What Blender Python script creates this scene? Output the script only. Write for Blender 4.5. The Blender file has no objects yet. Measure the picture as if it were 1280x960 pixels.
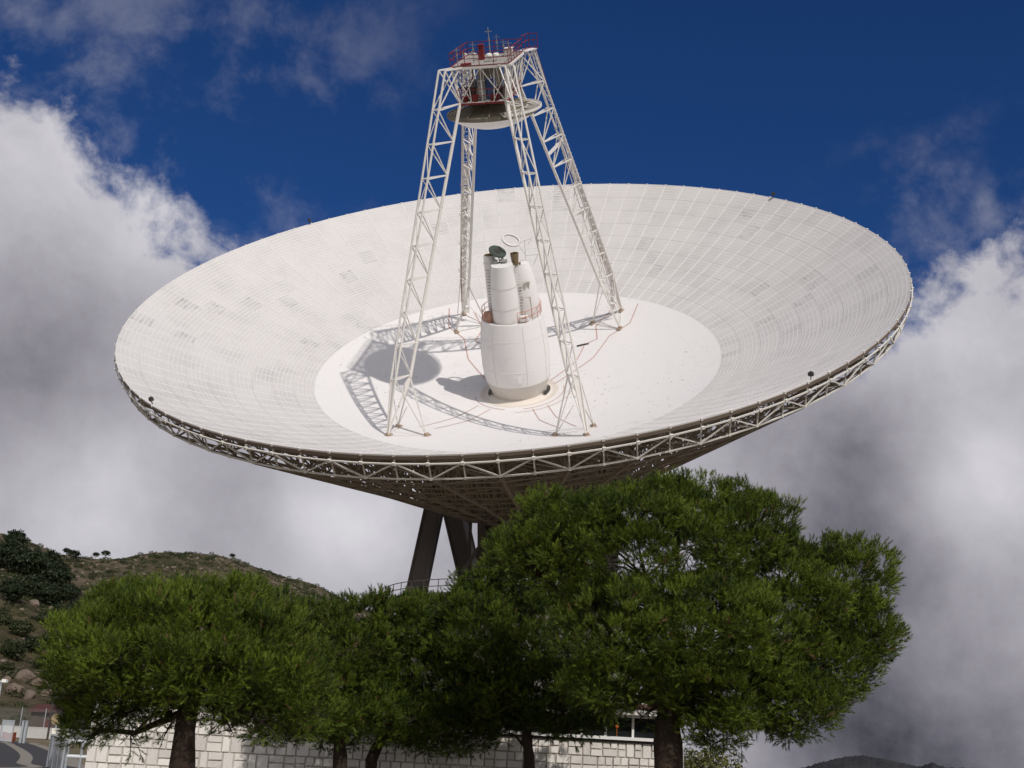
import bpy, math, random
import numpy as np
from mathutils import Matrix, Vector
random.seed(7); rng = np.random.default_rng(11)
PI = math.pi; R = math.radians
scene = bpy.context.scene
COL = scene.collection

# ------------------------------------------------------------------ camera
FPX = 1448.5                      # focal length in pixels of the 1280 px wide photograph
PITCH = 0.30205; ROLL = R(3.1); EYE = np.array([0, 0, 1.7])
_f = np.array([0, math.cos(PITCH), math.sin(PITCH)]); _u0 = np.array([0, -math.sin(PITCH), math.cos(PITCH)])
_r = math.cos(ROLL) * np.array([1., 0, 0]) + math.sin(ROLL) * _u0
_u = -math.sin(ROLL) * np.array([1., 0, 0]) + math.cos(ROLL) * _u0
CM = np.stack([_r, -_u, _f], 1)
cam_d = bpy.data.cameras.new('camera'); cam = bpy.data.objects.new('camera', cam_d); COL.objects.link(cam)
cam_d.sensor_width = 36; cam_d.lens = 36 * FPX / 1280; cam_d.clip_end = 20000; cam_d.clip_start = 0.1
mw = Matrix.Identity(4)
for i in range(3):
    mw[i][0] = _r[i]; mw[i][1] = _u[i]; mw[i][2] = -_f[i]; mw[i][3] = EYE[i]
cam.matrix_world = mw; scene.camera = cam

def ray(x, y):
    d = CM @ np.array([(x - 640) / FPX, (y - 480) / FPX, 1.]); return d / np.linalg.norm(d)
def at(x, y, Y):                  # the point of a pixel's sight line at ground distance Y
    d = ray(x, y); return EYE + d * (Y / d[1])
def gp(x, y, z=0.0):              # the point of a pixel's sight line at height z
    d = ray(x, y); return EYE + d * ((z - EYE[2]) / d[2])
def proj(P):
    q = (np.atleast_2d(P) - EYE) @ CM
    return q[:, :2] / q[:, 2:] * FPX + [640, 480]

# ------------------------------------------------------------------ sun, sky, exposure
SUN = np.array([0.2889, -0.7494, 0.5958])
SUN_EL = math.asin(SUN[2]); SUN_AZ = math.atan2(SUN[0], SUN[1])
sl = bpy.data.lights.new('sun', 'SUN'); sl.energy = 2.72; sl.angle = R(0.7); sl.color = (1.0, 0.955, 0.90)
so = bpy.data.objects.new('sun', sl); COL.objects.link(so)
so.rotation_euler = Vector(-SUN).to_track_quat('-Z', 'Y').to_euler(); so.location = (30, -60, 80)
scene.view_settings.view_transform = 'Standard'; scene.view_settings.look = 'None'
scene.view_settings.exposure = 0.0; scene.view_settings.gamma = 1.0
scene.view_settings.use_curve_mapping = False

class NT:
    """small helper for writing node trees"""
    def __init__(s, tree): s.t = tree; s.n = tree.nodes; s.l = tree.links
    def new(s, typ, ins=None, **kw):
        n = s.n.new(typ)
        for k, v in kw.items(): setattr(n, k, v)
        for k, v in (ins or {}).items(): s.set(n.inputs[k], v)
        return n
    def set(s, sock, v):
        if isinstance(v, bpy.types.NodeSocket): s.l.new(v, sock)
        elif isinstance(v, bpy.types.Node): s.l.new(v.outputs[0], sock)
        else: sock.default_value = v
    def m(s, op, a, b=0.0, c=0.0, clamp=False):
        n = s.n.new('ShaderNodeMath'); n.operation = op; n.use_clamp = clamp
        s.set(n.inputs[0], a); s.set(n.inputs[1], b); s.set(n.inputs[2], c); return n.outputs[0]
    def v(s, op, a, b=(0, 0, 0)):
        n = s.n.new('ShaderNodeVectorMath'); n.operation = op
        s.set(n.inputs[0], a)
        if op == 'SCALE': s.set(n.inputs[3], b)
        else: s.set(n.inputs[1], b)
        return n.outputs['Value'] if op in ('DOT_PRODUCT', 'LENGTH') else n.outputs[0]
    def smooth(s, x, a, b):
        n = s.n.new('ShaderNodeMapRange'); n.interpolation_type = 'SMOOTHSTEP'
        s.set(n.inputs[0], x); s.set(n.inputs[1], a); s.set(n.inputs[2], b); return n.outputs[0]
    def noise(s, vec, scale, detail=4, rough=.5, dist=0):
        n = s.new('ShaderNodeTexNoise', {'Scale': scale, 'Detail': detail, 'Roughness': rough, 'Distortion': dist})
        s.set(n.inputs['Vector'], vec); return n.outputs['Fac']
    def mix(s, f, a, b, blend='MIX'):
        n = s.n.new('ShaderNodeMix'); n.data_type = 'RGBA'; n.blend_type = blend
        s.set(n.inputs[0], f); s.set(n.inputs[6], a); s.set(n.inputs[7], b); return n.outputs[2]
    def ramp(s, f, stops, interp='LINEAR'):
        n = s.n.new('ShaderNodeValToRGB'); n.color_ramp.interpolation = interp
        e = n.color_ramp.elements
        while len(e) < len(stops): e.new(0.5)
        for el, (p, c) in zip(e, stops):
            el.position = p; el.color = (c, c, c, 1) if isinstance(c, (int, float)) else tuple(c) + (1,)
        s.set(n.inputs[0], f); return n.outputs[0]

def make_world():
    w = bpy.data.worlds.new('World'); scene.world = w; w.use_nodes = True
    t = NT(w.node_tree); w.node_tree.nodes.clear()
    sky = t.new('ShaderNodeTexSky', sky_type='NISHITA', sun_disc=False, sun_elevation=SUN_EL, sun_rotation=SUN_AZ,
                altitude=900, air_density=1.0, dust_density=0.15, ozone_density=3.2)
    skyc = t.mix(1.0, sky.outputs[0], (0.125, 0.285, 0.535, 1), 'MULTIPLY')
    d = t.v('NORMALIZE', t.new('ShaderNodeTexCoord').outputs['Generated'])
    sx = t.new('ShaderNodeSeparateXYZ'); t.set(sx.inputs[0], d)
    az = t.m('ARCTAN2', sx.outputs[0], sx.outputs[1]); el = t.m('ARCSINE', sx.outputs[2])
    az = t.m('MULTIPLY', az, 180 / PI); el = t.m('MULTIPLY', el, 180 / PI)
    # cloud bank's upper edge (degrees) by compass, raised out of view as shadow fill
    stops = [(-180, 44), (-90, 40), (-55, 33), (-34, 28.6), (-24, 26.6), (-18, 23.4), (-13, 20.5), (-7, 19.0), (6, 17), (13, 18.5), (19, 21.5), (25, 24.3), (40, 26), (55, 30), (90, 40), (180, 44)]
    E = t.ramp(t.m('ADD', t.m('DIVIDE', az, 360.), 0.5), [((a + 180) / 360, e / 45.) for a, e in stops])
    E = t.m('MULTIPLY', E, 45.)
    wv = t.new('ShaderNodeTexNoise', {'Scale': 5.0, 'Detail': 3}); t.set(wv.inputs['Vector'], d)
    dw = t.v('ADD', d, t.v('SCALE', t.v('SUBTRACT', wv.outputs['Color'], (.5, .5, .5)), 0.055))
    big = t.noise(dw, 7.0, 6, .55); mid = t.noise(dw, 17.0, 9, .62)
    edge = t.m('ADD', t.m('MULTIPLY', t.m('SUBTRACT', big, .5), 12.), t.m('MULTIPLY', t.m('SUBTRACT', mid, .5), 11.))
    h = t.m('ADD', t.m('SUBTRACT', E, el), edge)
    cov = t.smooth(h, -1.3, 2.0)
    # thin veils above the bank, fading with height and away from the left of the view
    veil = t.smooth(t.noise(dw, 9.0, 8, .62), .50, .78)
    veil = t.m('MULTIPLY', veil, t.smooth(h, -8., 0.))
    wis = t.m('MULTIPLY', t.smooth(t.noise(dw, 8.0, 8, .63), .50, .74), t.smooth(az, -1., -14.))
    wis = t.m('MULTIPLY', wis, t.smooth(el, 48., 30.))
    veil = t.m('MAXIMUM', t.m('MULTIPLY', veil, .45), t.m('MULTIPLY', wis, .22))
    cov = t.m('MAXIMUM', cov, veil)
    # brightness of the cloud: noise plus the broad bright and dark masses of this bank
    b = t.m('ADD', .415, t.m('MULTIPLY', t.m('SUBTRACT', t.noise(dw, 6.0, 6, .55), .5), .22))
    b = t.m('ADD', b, t.m('MULTIPLY', t.m('SUBTRACT', t.noise(dw, 16., 8, .62), .5), .25))
    b = t.m('ADD', b, t.m('MULTIPLY', t.m('SUBTRACT', t.smooth(h, 9., 0.), .4), .07))
    for px, py, sig, amp in [(60, 180, 5.5, .13), (220, 240, 4, .10), (60, 400, 3.6, -.11), (60, 500, 3.2, -.10), (430, 655, 2.6, .30), (110, 620, 3.0, .22), (300, 640, 3, -.06),
                             (1190, 420, 4.5, .10), (1225, 605, 2.6, .26), (1050, 560, 3.0, -.15), (1130, 520, 2.2, -.07), (1100, 720, 3.6, -.13), (1180, 700, 3., -.06),
                             (1220, 820, 2.6, .06), (1000, 850, 2.6, -.03), (1060, 930, 2.8, -.19), (1180, 945, 2.8, -.17), (1300, 950, 3, -.12)]:
        dd = ray(px, py); k = 1 / (R(sig) ** 2)
        g = t.m('EXPONENT', t.m('MULTIPLY', t.m('SUBTRACT', t.v('DOT_PRODUCT', d, tuple(dd)), 1.0), k))
        b = t.m('ADD', b, t.m('MULTIPLY', g, amp))
    # unseen clouds towards the sun are brightened to fill the dish shadows
    b = t.m('MULTIPLY', b, t.m('ADD', 1.0, t.m('MULTIPLY', t.smooth(t.v('DOT_PRODUCT', d, tuple(SUN)), .0, 1.), 1.5)))
    b = t.m('MAXIMUM', b, .06)
    # the bank is thick and grey below, whiter at its sunlit edge
    b = t.m('MULTIPLY', b, 10.0)
    tint = t.ramp(t.m('DIVIDE', b, 8.0), [(0, (.86, .88, 1.14)), (.35, (.985, .945, 1.07)), (.8, (1.0, .98, 1.045)), (1, (1, 1, 1.02))])
    cc = t.mix(1.0, tint, t.new('ShaderNodeCombineXYZ', {0: b, 1: b, 2: b}).outputs[0], 'MULTIPLY')
    out = t.mix(cov, skyc, cc)
    bg = t.new('ShaderNodeBackground', {'Color': out, 'Strength': 0.1})
    o = t.new('ShaderNodeOutputWorld'); t.l.new(bg.outputs[0], o.inputs['Surface'])
make_world()

# ------------------------------------------------------------------ materials
MATS = {}
def mat(name, col, rough=.6, var=.12, scale=3., bump=0.0, bscale=40., metal=0., stain=None, stain_amt=.0, spec=.3, obj_var=0.):
    if name in MATS: return MATS[name]
    m = bpy.data.materials.new(name); m.use_nodes = True; m.node_tree.nodes.clear(); t = NT(m.node_tree)
    co = t.new('ShaderNodeTexCoord').outputs['Object']
    n1 = t.noise(co, scale, 6, .6); n2 = t.noise(co, scale * 7.3, 5, .6)
    f = t.m('ADD', t.m('MULTIPLY', t.m('SUBTRACT', n1, .5), 2 * var), t.m('MULTIPLY', t.m('SUBTRACT', n2, .5), var))
    if obj_var:
        oi = t.new('ShaderNodeObjectInfo'); ge = t.new('ShaderNodeNewGeometry')
        rr = t.m('FRACT', t.m('ADD', oi.outputs['Random'], ge.outputs['Random Per Island']))
        f = t.m('ADD', f, t.m('MULTIPLY', t.m('SUBTRACT', rr, .5), 2 * obj_var))
    f = t.m('ADD', 1.0, f)
    c = t.v('SCALE', tuple(col), f)
    if stain:
        sm = t.smooth(t.noise(co, scale * 1.7, 8, .7, .4), .56, .74)
        c = t.mix(t.m('MULTIPLY', sm, stain_amt), c, tuple(stain) + (1,))
    p = t.new('ShaderNodeBsdfPrincipled', {'Base Color': c, 'Roughness': rough, 'Metallic': metal, 'Specular IOR Level': spec})
    if bump:
        bp = t.new('ShaderNodeBump', {'Strength': bump, 'Distance': .02}); t.set(bp.inputs['Height'], t.noise(co, bscale, 6, .6))
        t.l.new(bp.outputs[0], p.inputs['Normal'])
    o = t.new('ShaderNodeOutputMaterial'); t.l.new(p.outputs[0], o.inputs[0]); MATS[name] = m; return m

WHITE = mat('white_paint', (.74, .715, .695), .55, .05, .6, stain=(.5, .45, .39), stain_amt=.35)
LEGW = mat('truss_paint', (.72, .69, .65), .5, .08, 1.3, stain=(.42, .34, .26), stain_amt=.5)
BACK = mat('backup_steel_shaded', (.33, .285, .25), .7, .10, .8, stain=(.22, .17, .13), stain_amt=.5)  # white steelwork, with the shade under the dish put into its colour
RED = mat('red_oxide_paint', (.19, .028, .032), .6, .15, 4)
PINK = mat('faded_orange_paint', (.55, .24, .17), .6, .15, 4)
DARK = mat('dark_steel', (.05, .045, .04), .5, .3, 6)
GREY = mat('grey_equipment', (.30, .30, .29), .5, .2, 5)
SUBBACK = mat('weathered_subreflector_back', (.17, .15, .115), .8, .35, 2.2, stain=(.45, .43, .38), stain_amt=.7)
BLUE = mat('blue_equipment', (.06, .10, .25), .5, .2, 5)
GREEN = mat('green_mirror_back', (.06, .075, .06), .5, .3, 5)
BROWN = mat('brown_horn', (.20, .145, .085), .5, .3, 5)
CONC = mat('concrete', (.42, .40, .36), .85, .12, .8, bump=.3)
GALV = mat('galvanised_steel', (.36, .385, .41), .45, .1, 5, metal=.35)
LINE = mat('faded_red_line', (.50, .29, .25), .7, .25, 3)

def dish_mat(name, outer):
    m = bpy.data.materials.new(name); m.use_nodes = True; m.node_tree.nodes.clear(); t = NT(m.node_tree)
    tc = t.new('ShaderNodeTexCoord')
    co = tc.outputs['UV'] if outer else tc.outputs['Object']   # panels carry the dish x,y in their UVs
    sp = t.new('ShaderNodeSeparateXYZ'); t.set(sp.inputs[0], co)
    rr = t.m('SQRT', t.m('ADD', t.m('POWER', sp.outputs[0], 2.), t.m('POWER', sp.outputs[1], 2.)))
    th = t.m('ARCTAN2', sp.outputs[1], sp.outputs[0])
    pol = t.new('ShaderNodeCombineXYZ', {0: t.m('MULTIPLY', rr, .55), 1: t.m('MULTIPLY', th, 9.0)}).outputs[0]
    if outer:
        oi = t.new('ShaderNodeObjectInfo'); ge = t.new('ShaderNodeNewGeometry')
        rnd = t.m('FRACT', t.m('ADD', oi.outputs['Random'], ge.outputs['Random Per Island']))
        # perforated sheet between the pale ribs
        patch = t.smooth(t.noise(co, .22, 5, .6), .40, .72)
        streak = t.smooth(t.noise(pol, 1.3, 6, .7), .60, .80)
        dark = t.m('ADD', t.m('MULTIPLY', t.smooth(rnd, .80, 1.0), .045), t.m('MULTIPLY', streak, .13))
        dark = t.m('ADD', dark, t.m('MULTIPLY', patch, .08))
        spot = t.m('MULTIPLY', t.smooth(rnd, .955, .97), t.smooth(t.noise(pol, 3.4, 4, .6), .48, .66))
        dark = t.m('ADD', dark, t.m('MULTIPLY', spot, .10))
        v = t.m('SUBTRACT', .60, dark)
        c = t.v('SCALE', (1.0, .958, .932), v)
    else:
        s1 = t.smooth(t.noise(co, .35, 7, .68, .3), .56, .78)
        s2 = t.smooth(t.noise(pol, 2.6, 7, .7, .2), .60, .82)
        arc = t.m('MAXIMUM', t.m('LESS_THAN', t.m('FRACT', t.m('DIVIDE', rr, 2.38)), .022), t.m('LESS_THAN', t.m('MULTIPLY', t.m('ABSOLUTE', t.m('SUBTRACT', t.m('FRACT', t.m('MULTIPLY', th, 24 / PI)), .5)), rr), .11))
        spk = t.m('MULTIPLY', t.smooth(t.noise(co, 2.3, 3, .5), .66, .70), t.smooth(t.noise(co, .2, 2, .5), .50, .6))
        v = t.m('SUBTRACT', .72, t.m('ADD', t.m('MULTIPLY', s1, .10), t.m('ADD', t.m('MULTIPLY', s2, .10), t.m('ADD', t.m('MULTIPLY', arc, .05), t.m('MULTIPLY', spk, .30)))))
        c = t.v('SCALE', (1.0, .965, .945), v)
    p = t.new('ShaderNodeBsdfPrincipled', {'Base Color': c, 'Roughness': .62, 'Specular IOR Level': .2})
    o = t.new('ShaderNodeOutputMaterial'); t.l.new(p.outputs[0], o.inputs[0]); return m
PANEL = dish_mat('perforated_panel_paint', True)
SOLID = dish_mat('solid_panel_paint', False)
EDGE = mat('panel_edge_paint', (.715, .69, .675), .6, .05, .6)
RIBM = mat('panel_rib_paint', (.65, .627, .615), .6, .06, .6)

# ------------------------------------------------------------------ mesh helpers
def link(o, parent=None):
    COL.objects.link(o)
    if parent is not None: o.parent = parent
    return o
def tag(o, label=None, cat=None, group=None, kind=None):
    for k, v in (('label', label), ('category', cat), ('group', group), ('kind', kind)):
        if v: o[k] = v
    return o
def empty(name, loc, rz=0.):
    o = bpy.data.objects.new(name, None); o.location = loc; o.rotation_euler = (0, 0, rz); o.empty_display_size = .5
    return link(o)

class MB:
    def __init__(s): s.v = []; s.f = []; s.m = []; s.sm = False
    def add(s, vs, fs, mi=0):
        b = len(s.v); s.v += [tuple(float(c) for c in v) for v in vs]
        s.f += [tuple(b + i for i in f) for f in fs]; s.m += [mi] * len(fs); return s
    def box(s, c, d, rz=0., mi=0, M=None):
        dx, dy, dz = d[0] / 2, d[1] / 2, d[2] / 2; cs, sn = math.cos(rz), math.sin(rz); vs = []
        for x, y, z in [(-dx, -dy, -dz), (dx, -dy, -dz), (dx, dy, -dz), (-dx, dy, -dz), (-dx, -dy, dz), (dx, -dy, dz), (dx, dy, dz), (-dx, dy, dz)]:
            vs.append((c[0] + x * cs - y * sn, c[1] + x * sn + y * cs, c[2] + z))
        return s.add(vs, [(3, 2, 1, 0), (4, 5, 6, 7), (0, 1, 5, 4), (1, 2, 6, 5), (2, 3, 7, 6), (3, 0, 4, 7)], mi)
    def rod(s, p, q, r, r2=None, n=4, mi=0, cap=True, ph=.785):
        p = np.array(p, float); q = np.array(q, float); r2 = r if r2 is None else r2
        w = q - p; L = np.linalg.norm(w)
        if L < 1e-6: return s
        w /= L; a = np.array([0, 0, 1.]) if abs(w[2]) < .9 else np.array([1., 0, 0])
        u = np.cross(w, a); u /= np.linalg.norm(u); v = np.cross(w, u); vs = []
        for c, rad in ((p, r), (q, r2)):
            for k in range(n):
                an = 2 * PI * k / n + ph; vs.append(c + rad * (math.cos(an) * u + math.sin(an) * v))
        fs = [(k, n + k, n + (k + 1) % n, (k + 1) % n) for k in range(n)]
        if cap: fs += [tuple(range(n)), tuple(reversed(range(n, 2 * n)))]
        return s.add(vs, fs, mi)
    def path(s, pts, rads, n=6, mi=0):
        """tapered tube through points, rings shared between segments"""
        P = [np.array(p, float) for p in pts]; vs = []; u = None
        for i, p in enumerate(P):
            w = P[min(i + 1, len(P) - 1)] - P[max(i - 1, 0)]; w /= np.linalg.norm(w)
            if u is None:
                a = np.array([0, 0, 1.]) if abs(w[2]) < .9 else np.array([1., 0, 0]); u = np.cross(w, a)
            u = u - w * (u @ w); u /= np.linalg.norm(u); v = np.cross(w, u)
            for k in range(n):
                an = 2 * PI * k / n; vs.append(p + rads[i] * (math.cos(an) * u + math.sin(an) * v))
        fs = []
        for i in range(len(P) - 1):
            for k in range(n):
                a, b = i * n + k, i * n + (k + 1) % n; fs.append((a, a + n, b + n, b))
        fs += [tuple(range(n)), tuple(reversed(range((len(P) - 1) * n, len(P) * n)))]
        return s.add(vs, fs, mi)
    def lathe(s, prof, c=(0, 0), n=40, mi=0, a0=0., a1=2 * PI):
        full = abs(a1 - a0 - 2 * PI) < 1e-6; k = n if full else n + 1; vs = []
        for r, z in prof:
            for i in range(k):
                a = a0 + (a1 - a0) * i / n; vs.append((c[0] + r * math.cos(a), c[1] + r * math.sin(a), z))
        fs = []
        for j in range(len(prof) - 1):
            for i in range(n):
                i2 = (i + 1) % k; fs.append((j * k + i, j * k + i2, (j + 1) * k + i2, (j + 1) * k + i))
        return s.add(vs, fs, mi)
    def quad(s, a, b, c, d, mi=0): return s.add([a, b, c, d], [(0, 1, 2, 3)], mi)
    def mesh(s, name, mats, smooth=False):
        me = bpy.data.meshes.new(name); me.from_pydata(s.v, [], s.f)
        for m in (mats if isinstance(mats, (list, tuple)) else [mats]): me.materials.append(m)
        me.polygons.foreach_set('material_index', s.m)
        if smooth: me.polygons.foreach_set('use_smooth', [True] * len(s.f))
        me.update(); return me
    def build(s, name, mats, parent=None, smooth=False, matrix=None, loc=None):
        o = bpy.data.objects.new(name, s.mesh(name, mats, smooth)); link(o, parent)
        if matrix is not None: o.matrix_basis = matrix
        if loc is not None: o.location = loc
        return o
def auto_smooth(o, ang=35):
    me = o.data; me.polygons.foreach_set('use_smooth', [True] * len(me.polygons))
    me.set_sharp_from_angle(angle=R(ang)); return o

# ================================================================== GROUND AND HILLS
def ground_mat():
    m = bpy.data.materials.new('dry_ground'); m.use_nodes = True; m.node_tree.nodes.clear(); t = NT(m.node_tree)
    co = t.new('ShaderNodeTexCoord').outputs['Object']
    c = t.ramp(t.noise(co, .09, 8, .65), [(.35, (.25, .195, .135)), (.5, (.18, .15, .095)), (.65, (.10, .105, .05))])
    c = t.mix(t.smooth(t.noise(co, 1.4, 8, .7), .45, .75), c, (.20, .165, .12, 1))
    p = t.new('ShaderNodeBsdfPrincipled', {'Base Color': c, 'Roughness': .95, 'Specular IOR Level': .1})
    bp = t.new('ShaderNodeBump', {'Strength': .6, 'Distance': .1}); t.set(bp.inputs['Height'], t.noise(co, 3., 8, .7)); t.l.new(bp.outputs[0], p.inputs['Normal'])
    o = t.new('ShaderNodeOutputMaterial'); t.l.new(p.outputs[0], o.inputs[0]); return m
GROUND = ground_mat()
gxs = np.concatenate([-np.geomspace(9000, 40, 24), np.linspace(-30, 60, 31), np.geomspace(70, 9000, 24)])
gys = np.concatenate([-np.geomspace(9000, 40, 12), np.linspace(-30, 80, 23), np.geomspace(90, 9500, 30)])
def ground_z(x, y):               # level site whose right-hand edge falls away into a valley
    d = np.clip((x - 9.0) * .55 + (y - 40.) * .30, 0, None) * np.clip((x - 5.) / 8., 0, 1) * np.clip((y - 34.) / 10., 0, 1)
    return -165. * (1 - np.exp(-d / 420.))
GX, GY = np.meshgrid(gxs, gys, indexing='ij'); nG = len(gys)
g = MB(); g.add(np.stack([GX, GY, ground_z(GX, GY)], -1).reshape(-1, 3), [(i * nG + j, (i + 1) * nG + j, (i + 1) * nG + j + 1, i * nG + j + 1) for i in range(len(gxs) - 1) for j in range(nG - 1)])
tag(g.build('ground', GROUND, smooth=True), kind='structure')

def strip(pts, w, z, name, m):
    P = np.array([[p[0], p[1]] for p in pts]); tt = np.linspace(0, 1, 40); k = len(P)
    # Catmull-Rom through the points
    out = []
    for t_ in tt:
        f = t_ * (k - 1); i = min(int(f), k - 2); s_ = f - i
        p0, p1, p2, p3 = P[max(i - 1, 0)], P[i], P[i + 1], P[min(i + 2, k - 1)]
        out.append(.5 * (2 * p1 + (p2 - p0) * s_ + (2 * p0 - 5 * p1 + 4 * p2 - p3) * s_ ** 2 + (3 * p1 - p0 - 3 * p2 + p3) * s_ ** 3))
    out = np.array(out); T = np.gradient(out, axis=0); T /= np.linalg.norm(T, axis=1)[:, None]; Nn = np.stack([-T[:, 1], T[:, 0]], 1)
    b = MB(); vs = []
    for i in range(40):
        for s_ in (-.5, .5): vs.append((*(out[i] + Nn[i] * w * s_), z))
    b.add(vs, [(2 * i, 2 * i + 2, 2 * i + 3, 2 * i + 1) for i in range(39)])
    return tag(b.build(name, m), kind='structure')
ASPH = mat('dark_asphalt', (.055, .053, .055), .85, .25, .7, bump=.4, bscale=12)
GRAV = mat('pale_gravel', (.27, .24, .20), .95, .2, 1.2, bump=.5, bscale=14)
mid_px = [(5, 928.5), (15, 932), (27, 939), (33, 946), (29, 954), (22, 960)]
mp = [gp(*q) for q in mid_px]
pre = mp[0] + (mp[0] - mp[1]) * np.array([1.6, 1.0, 0]); post = mp[-1] + np.array([-5, -9, 0]); post2 = post + np.array([-14, -20, 0])
strip([pre + np.array([-30, 6, 0]), pre] + mp + [post, post2], 4.6, .004, 'verge', GRAV)
strip([pre + np.array([-30, 6, 0]), pre] + mp + [post, post2], 3.2, .008, 'road', ASPH)
strip([pre + np.array([-30, 6, 0]), pre] + mp + [post, post2], .55, .012, 'gravel_strip', GRAV)

def fbm(x, y, sc, seed, octv=5):
    out = np.zeros_like(x); a = 1.; rr = np.random.default_rng(seed)
    for o in range(octv):
        tab = rr.random((64, 64)); xs = x / sc * 2 ** o; ys = y / sc * 2 ** o
        xi = np.floor(xs).astype(int); yi = np.floor(ys).astype(int); fx = xs - xi; fy = ys - yi
        fx = fx * fx * (3 - 2 * fx); fy = fy * fy * (3 - 2 * fy)
        g_ = lambda i, j: tab[(xi + i) % 64, (yi + j) % 64]
        out += a * ((g_(0, 0) * (1 - fx) + g_(1, 0) * fx) * (1 - fy) + (g_(0, 1) * (1 - fx) + g_(1, 1) * fx) * fy - .5); a *= .5
    return out
def hill_mat(name, stops, sc=.05):
    m = bpy.data.materials.new(name); m.use_nodes = True; m.node_tree.nodes.clear(); t = NT(m.node_tree)
    co = t.new('ShaderNodeTexCoord').outputs['Object']
    n = t.m('ADD', t.m('MULTIPLY', t.noise(co, sc, 8, .65), .6), t.m('MULTIPLY', t.noise(co, sc * 9, 8, .7), .4))
    c = t.ramp(n, stops)
    p = t.new('ShaderNodeBsdfPrincipled', {'Base Color': c, 'Roughness': .95, 'Specular IOR Level': .05})
    bp = t.new('ShaderNodeBump', {'Strength': 1.0, 'Distance': 1.2}); t.set(bp.inputs['Height'], t.noise(co, sc * 7, 8, .75)); t.l.new(bp.outputs[0], p.inputs['Normal'])
    o = t.new('ShaderNodeOutputMaterial'); t.l.new(p.outputs[0], o.inputs[0]); return m
SKYL = [(q[0], q[1] - 6) for q in [(-260, 640), (-120, 645), (-40, 652), (0, 664), (40, 676), (70, 690), (110, 697), (150, 698), (190, 691), (240, 690), (275, 694), (310, 706), (350, 721), (400, 737), (470, 770), (560, 840), (660, 925)]]
_sk = sorted([(math.atan2(ray(*q)[0], ray(*q)[1]), ray(*q)[2] / math.hypot(ray(*q)[0], ray(*q)[1])) for q in SKYL])
HA = np.array([a for a, _ in _sk]); HT = np.array([t_ for _, t_ in _sk])
RIDGE = 420.
def hill_z(az, rho):
    el = np.interp(az, HA, HT) * (np.clip((az + 1.2) / .3, 0, 1) if True else 1)
    k = np.clip((rho - 125) / (RIDGE - 125), 0, None)
    prof = np.where(k < 1, k ** 1.15, 1 - (k - 1) * .55)
    z = el * RIDGE * prof
    x = rho * np.sin(az); y = rho * np.cos(az)
    z = z + (fbm(x, y, 60, 3) * 9 + fbm(x, y, 11, 5, 5) * 3.4) * np.clip(k * 3, 0, 1) * np.clip(1.2 - k * .95, .14, 1) * np.clip(el * 12, 0, 1)
    return z - 1.5 * (1 - np.clip(k * 8, 0, 1))
AZ = np.linspace(-1.05, .02, 300); RH = np.linspace(118, 640, 170)
A2, R2 = np.meshgrid(AZ, RH, indexing='ij'); Z2 = hill_z(A2, R2)
hv = np.stack([R2 * np.sin(A2), R2 * np.cos(A2), Z2], -1).reshape(-1, 3); nR = len(RH)
hb = MB(); hb.add(hv, [(i * nR + j, (i + 1) * nR + j, (i + 1) * nR + j + 1, i * nR + j + 1) for i in range(len(AZ) - 1) for j in range(nR - 1)])
HILL = hill_mat('scrub_hillside', [(.36, (.030, .036, .017)), (.46, (.075, .066, .034)), (.54, (.125, .102, .066)), (.66, (.20, .16, .118))])
tag(hb.build('hillside', HILL, smooth=True), kind='structure')
def hill_at(px, py):             # where a pixel's sight line meets the hillside
    d = ray(px, py); az = math.atan2(d[0], d[1]); hx = math.hypot(d[0], d[1])
    for rho in np.arange(125, 470, 1.5):
        P = EYE + d * (rho / hx)
        if hill_z(np.array([az]), np.array([rho]))[0] >= P[2]: return P
    rho = RIDGE; return np.array([rho * math.sin(az), rho * math.cos(az), hill_z(np.array([az]), np.array([rho]))[0]])

# distant hill at the right edge of the trees
FARH = hill_mat('distant_hill', [(.4, (.030, .032, .036)), (.6, (.060, .055, .055))], .006)
def far_hill(px_sky, dist, thick, name):
    xs = np.linspace(px_sky[0][0], px_sky[-1][0], 160); ys = np.interp(xs, [q[0] for q in px_sky], [q[1] for q in px_sky])
    b = MB(); vs = []; prof = [(-1, 0.), (-.6, .3), (-.3, .72), (0, 1.), (.4, .6), (1, 0.)]
    for i, (x, y) in enumerate(zip(xs, ys)):
        top = at(x, y, dist)
        for k, (o, hgt) in enumerate(prof):
            zz = -170 + (top[2] + 170) * hgt + (random.uniform(-1, 1.6) * 1.3 if k == 3 else 0)
            vs.append((top[0] * (1 + o * thick / dist), dist + o * thick, zz))
    n = len(prof); b.add(vs, [(i * n + j, i * n + n + j, i * n + n + j + 1, i * n + j + 1) for i in range(159) for j in range(n - 1)])
    return tag(b.build(name, FARH, smooth=True), kind='structure')
far_hill([(985, 962), (1010, 958), (1030, 952), (1055, 946), (1080, 944.5), (1105, 949), (1130, 955), (1150, 958), (1165, 953.5), (1180, 959), (1240, 962), (1300, 963)], 2600., 700., 'distant_hill')

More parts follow.
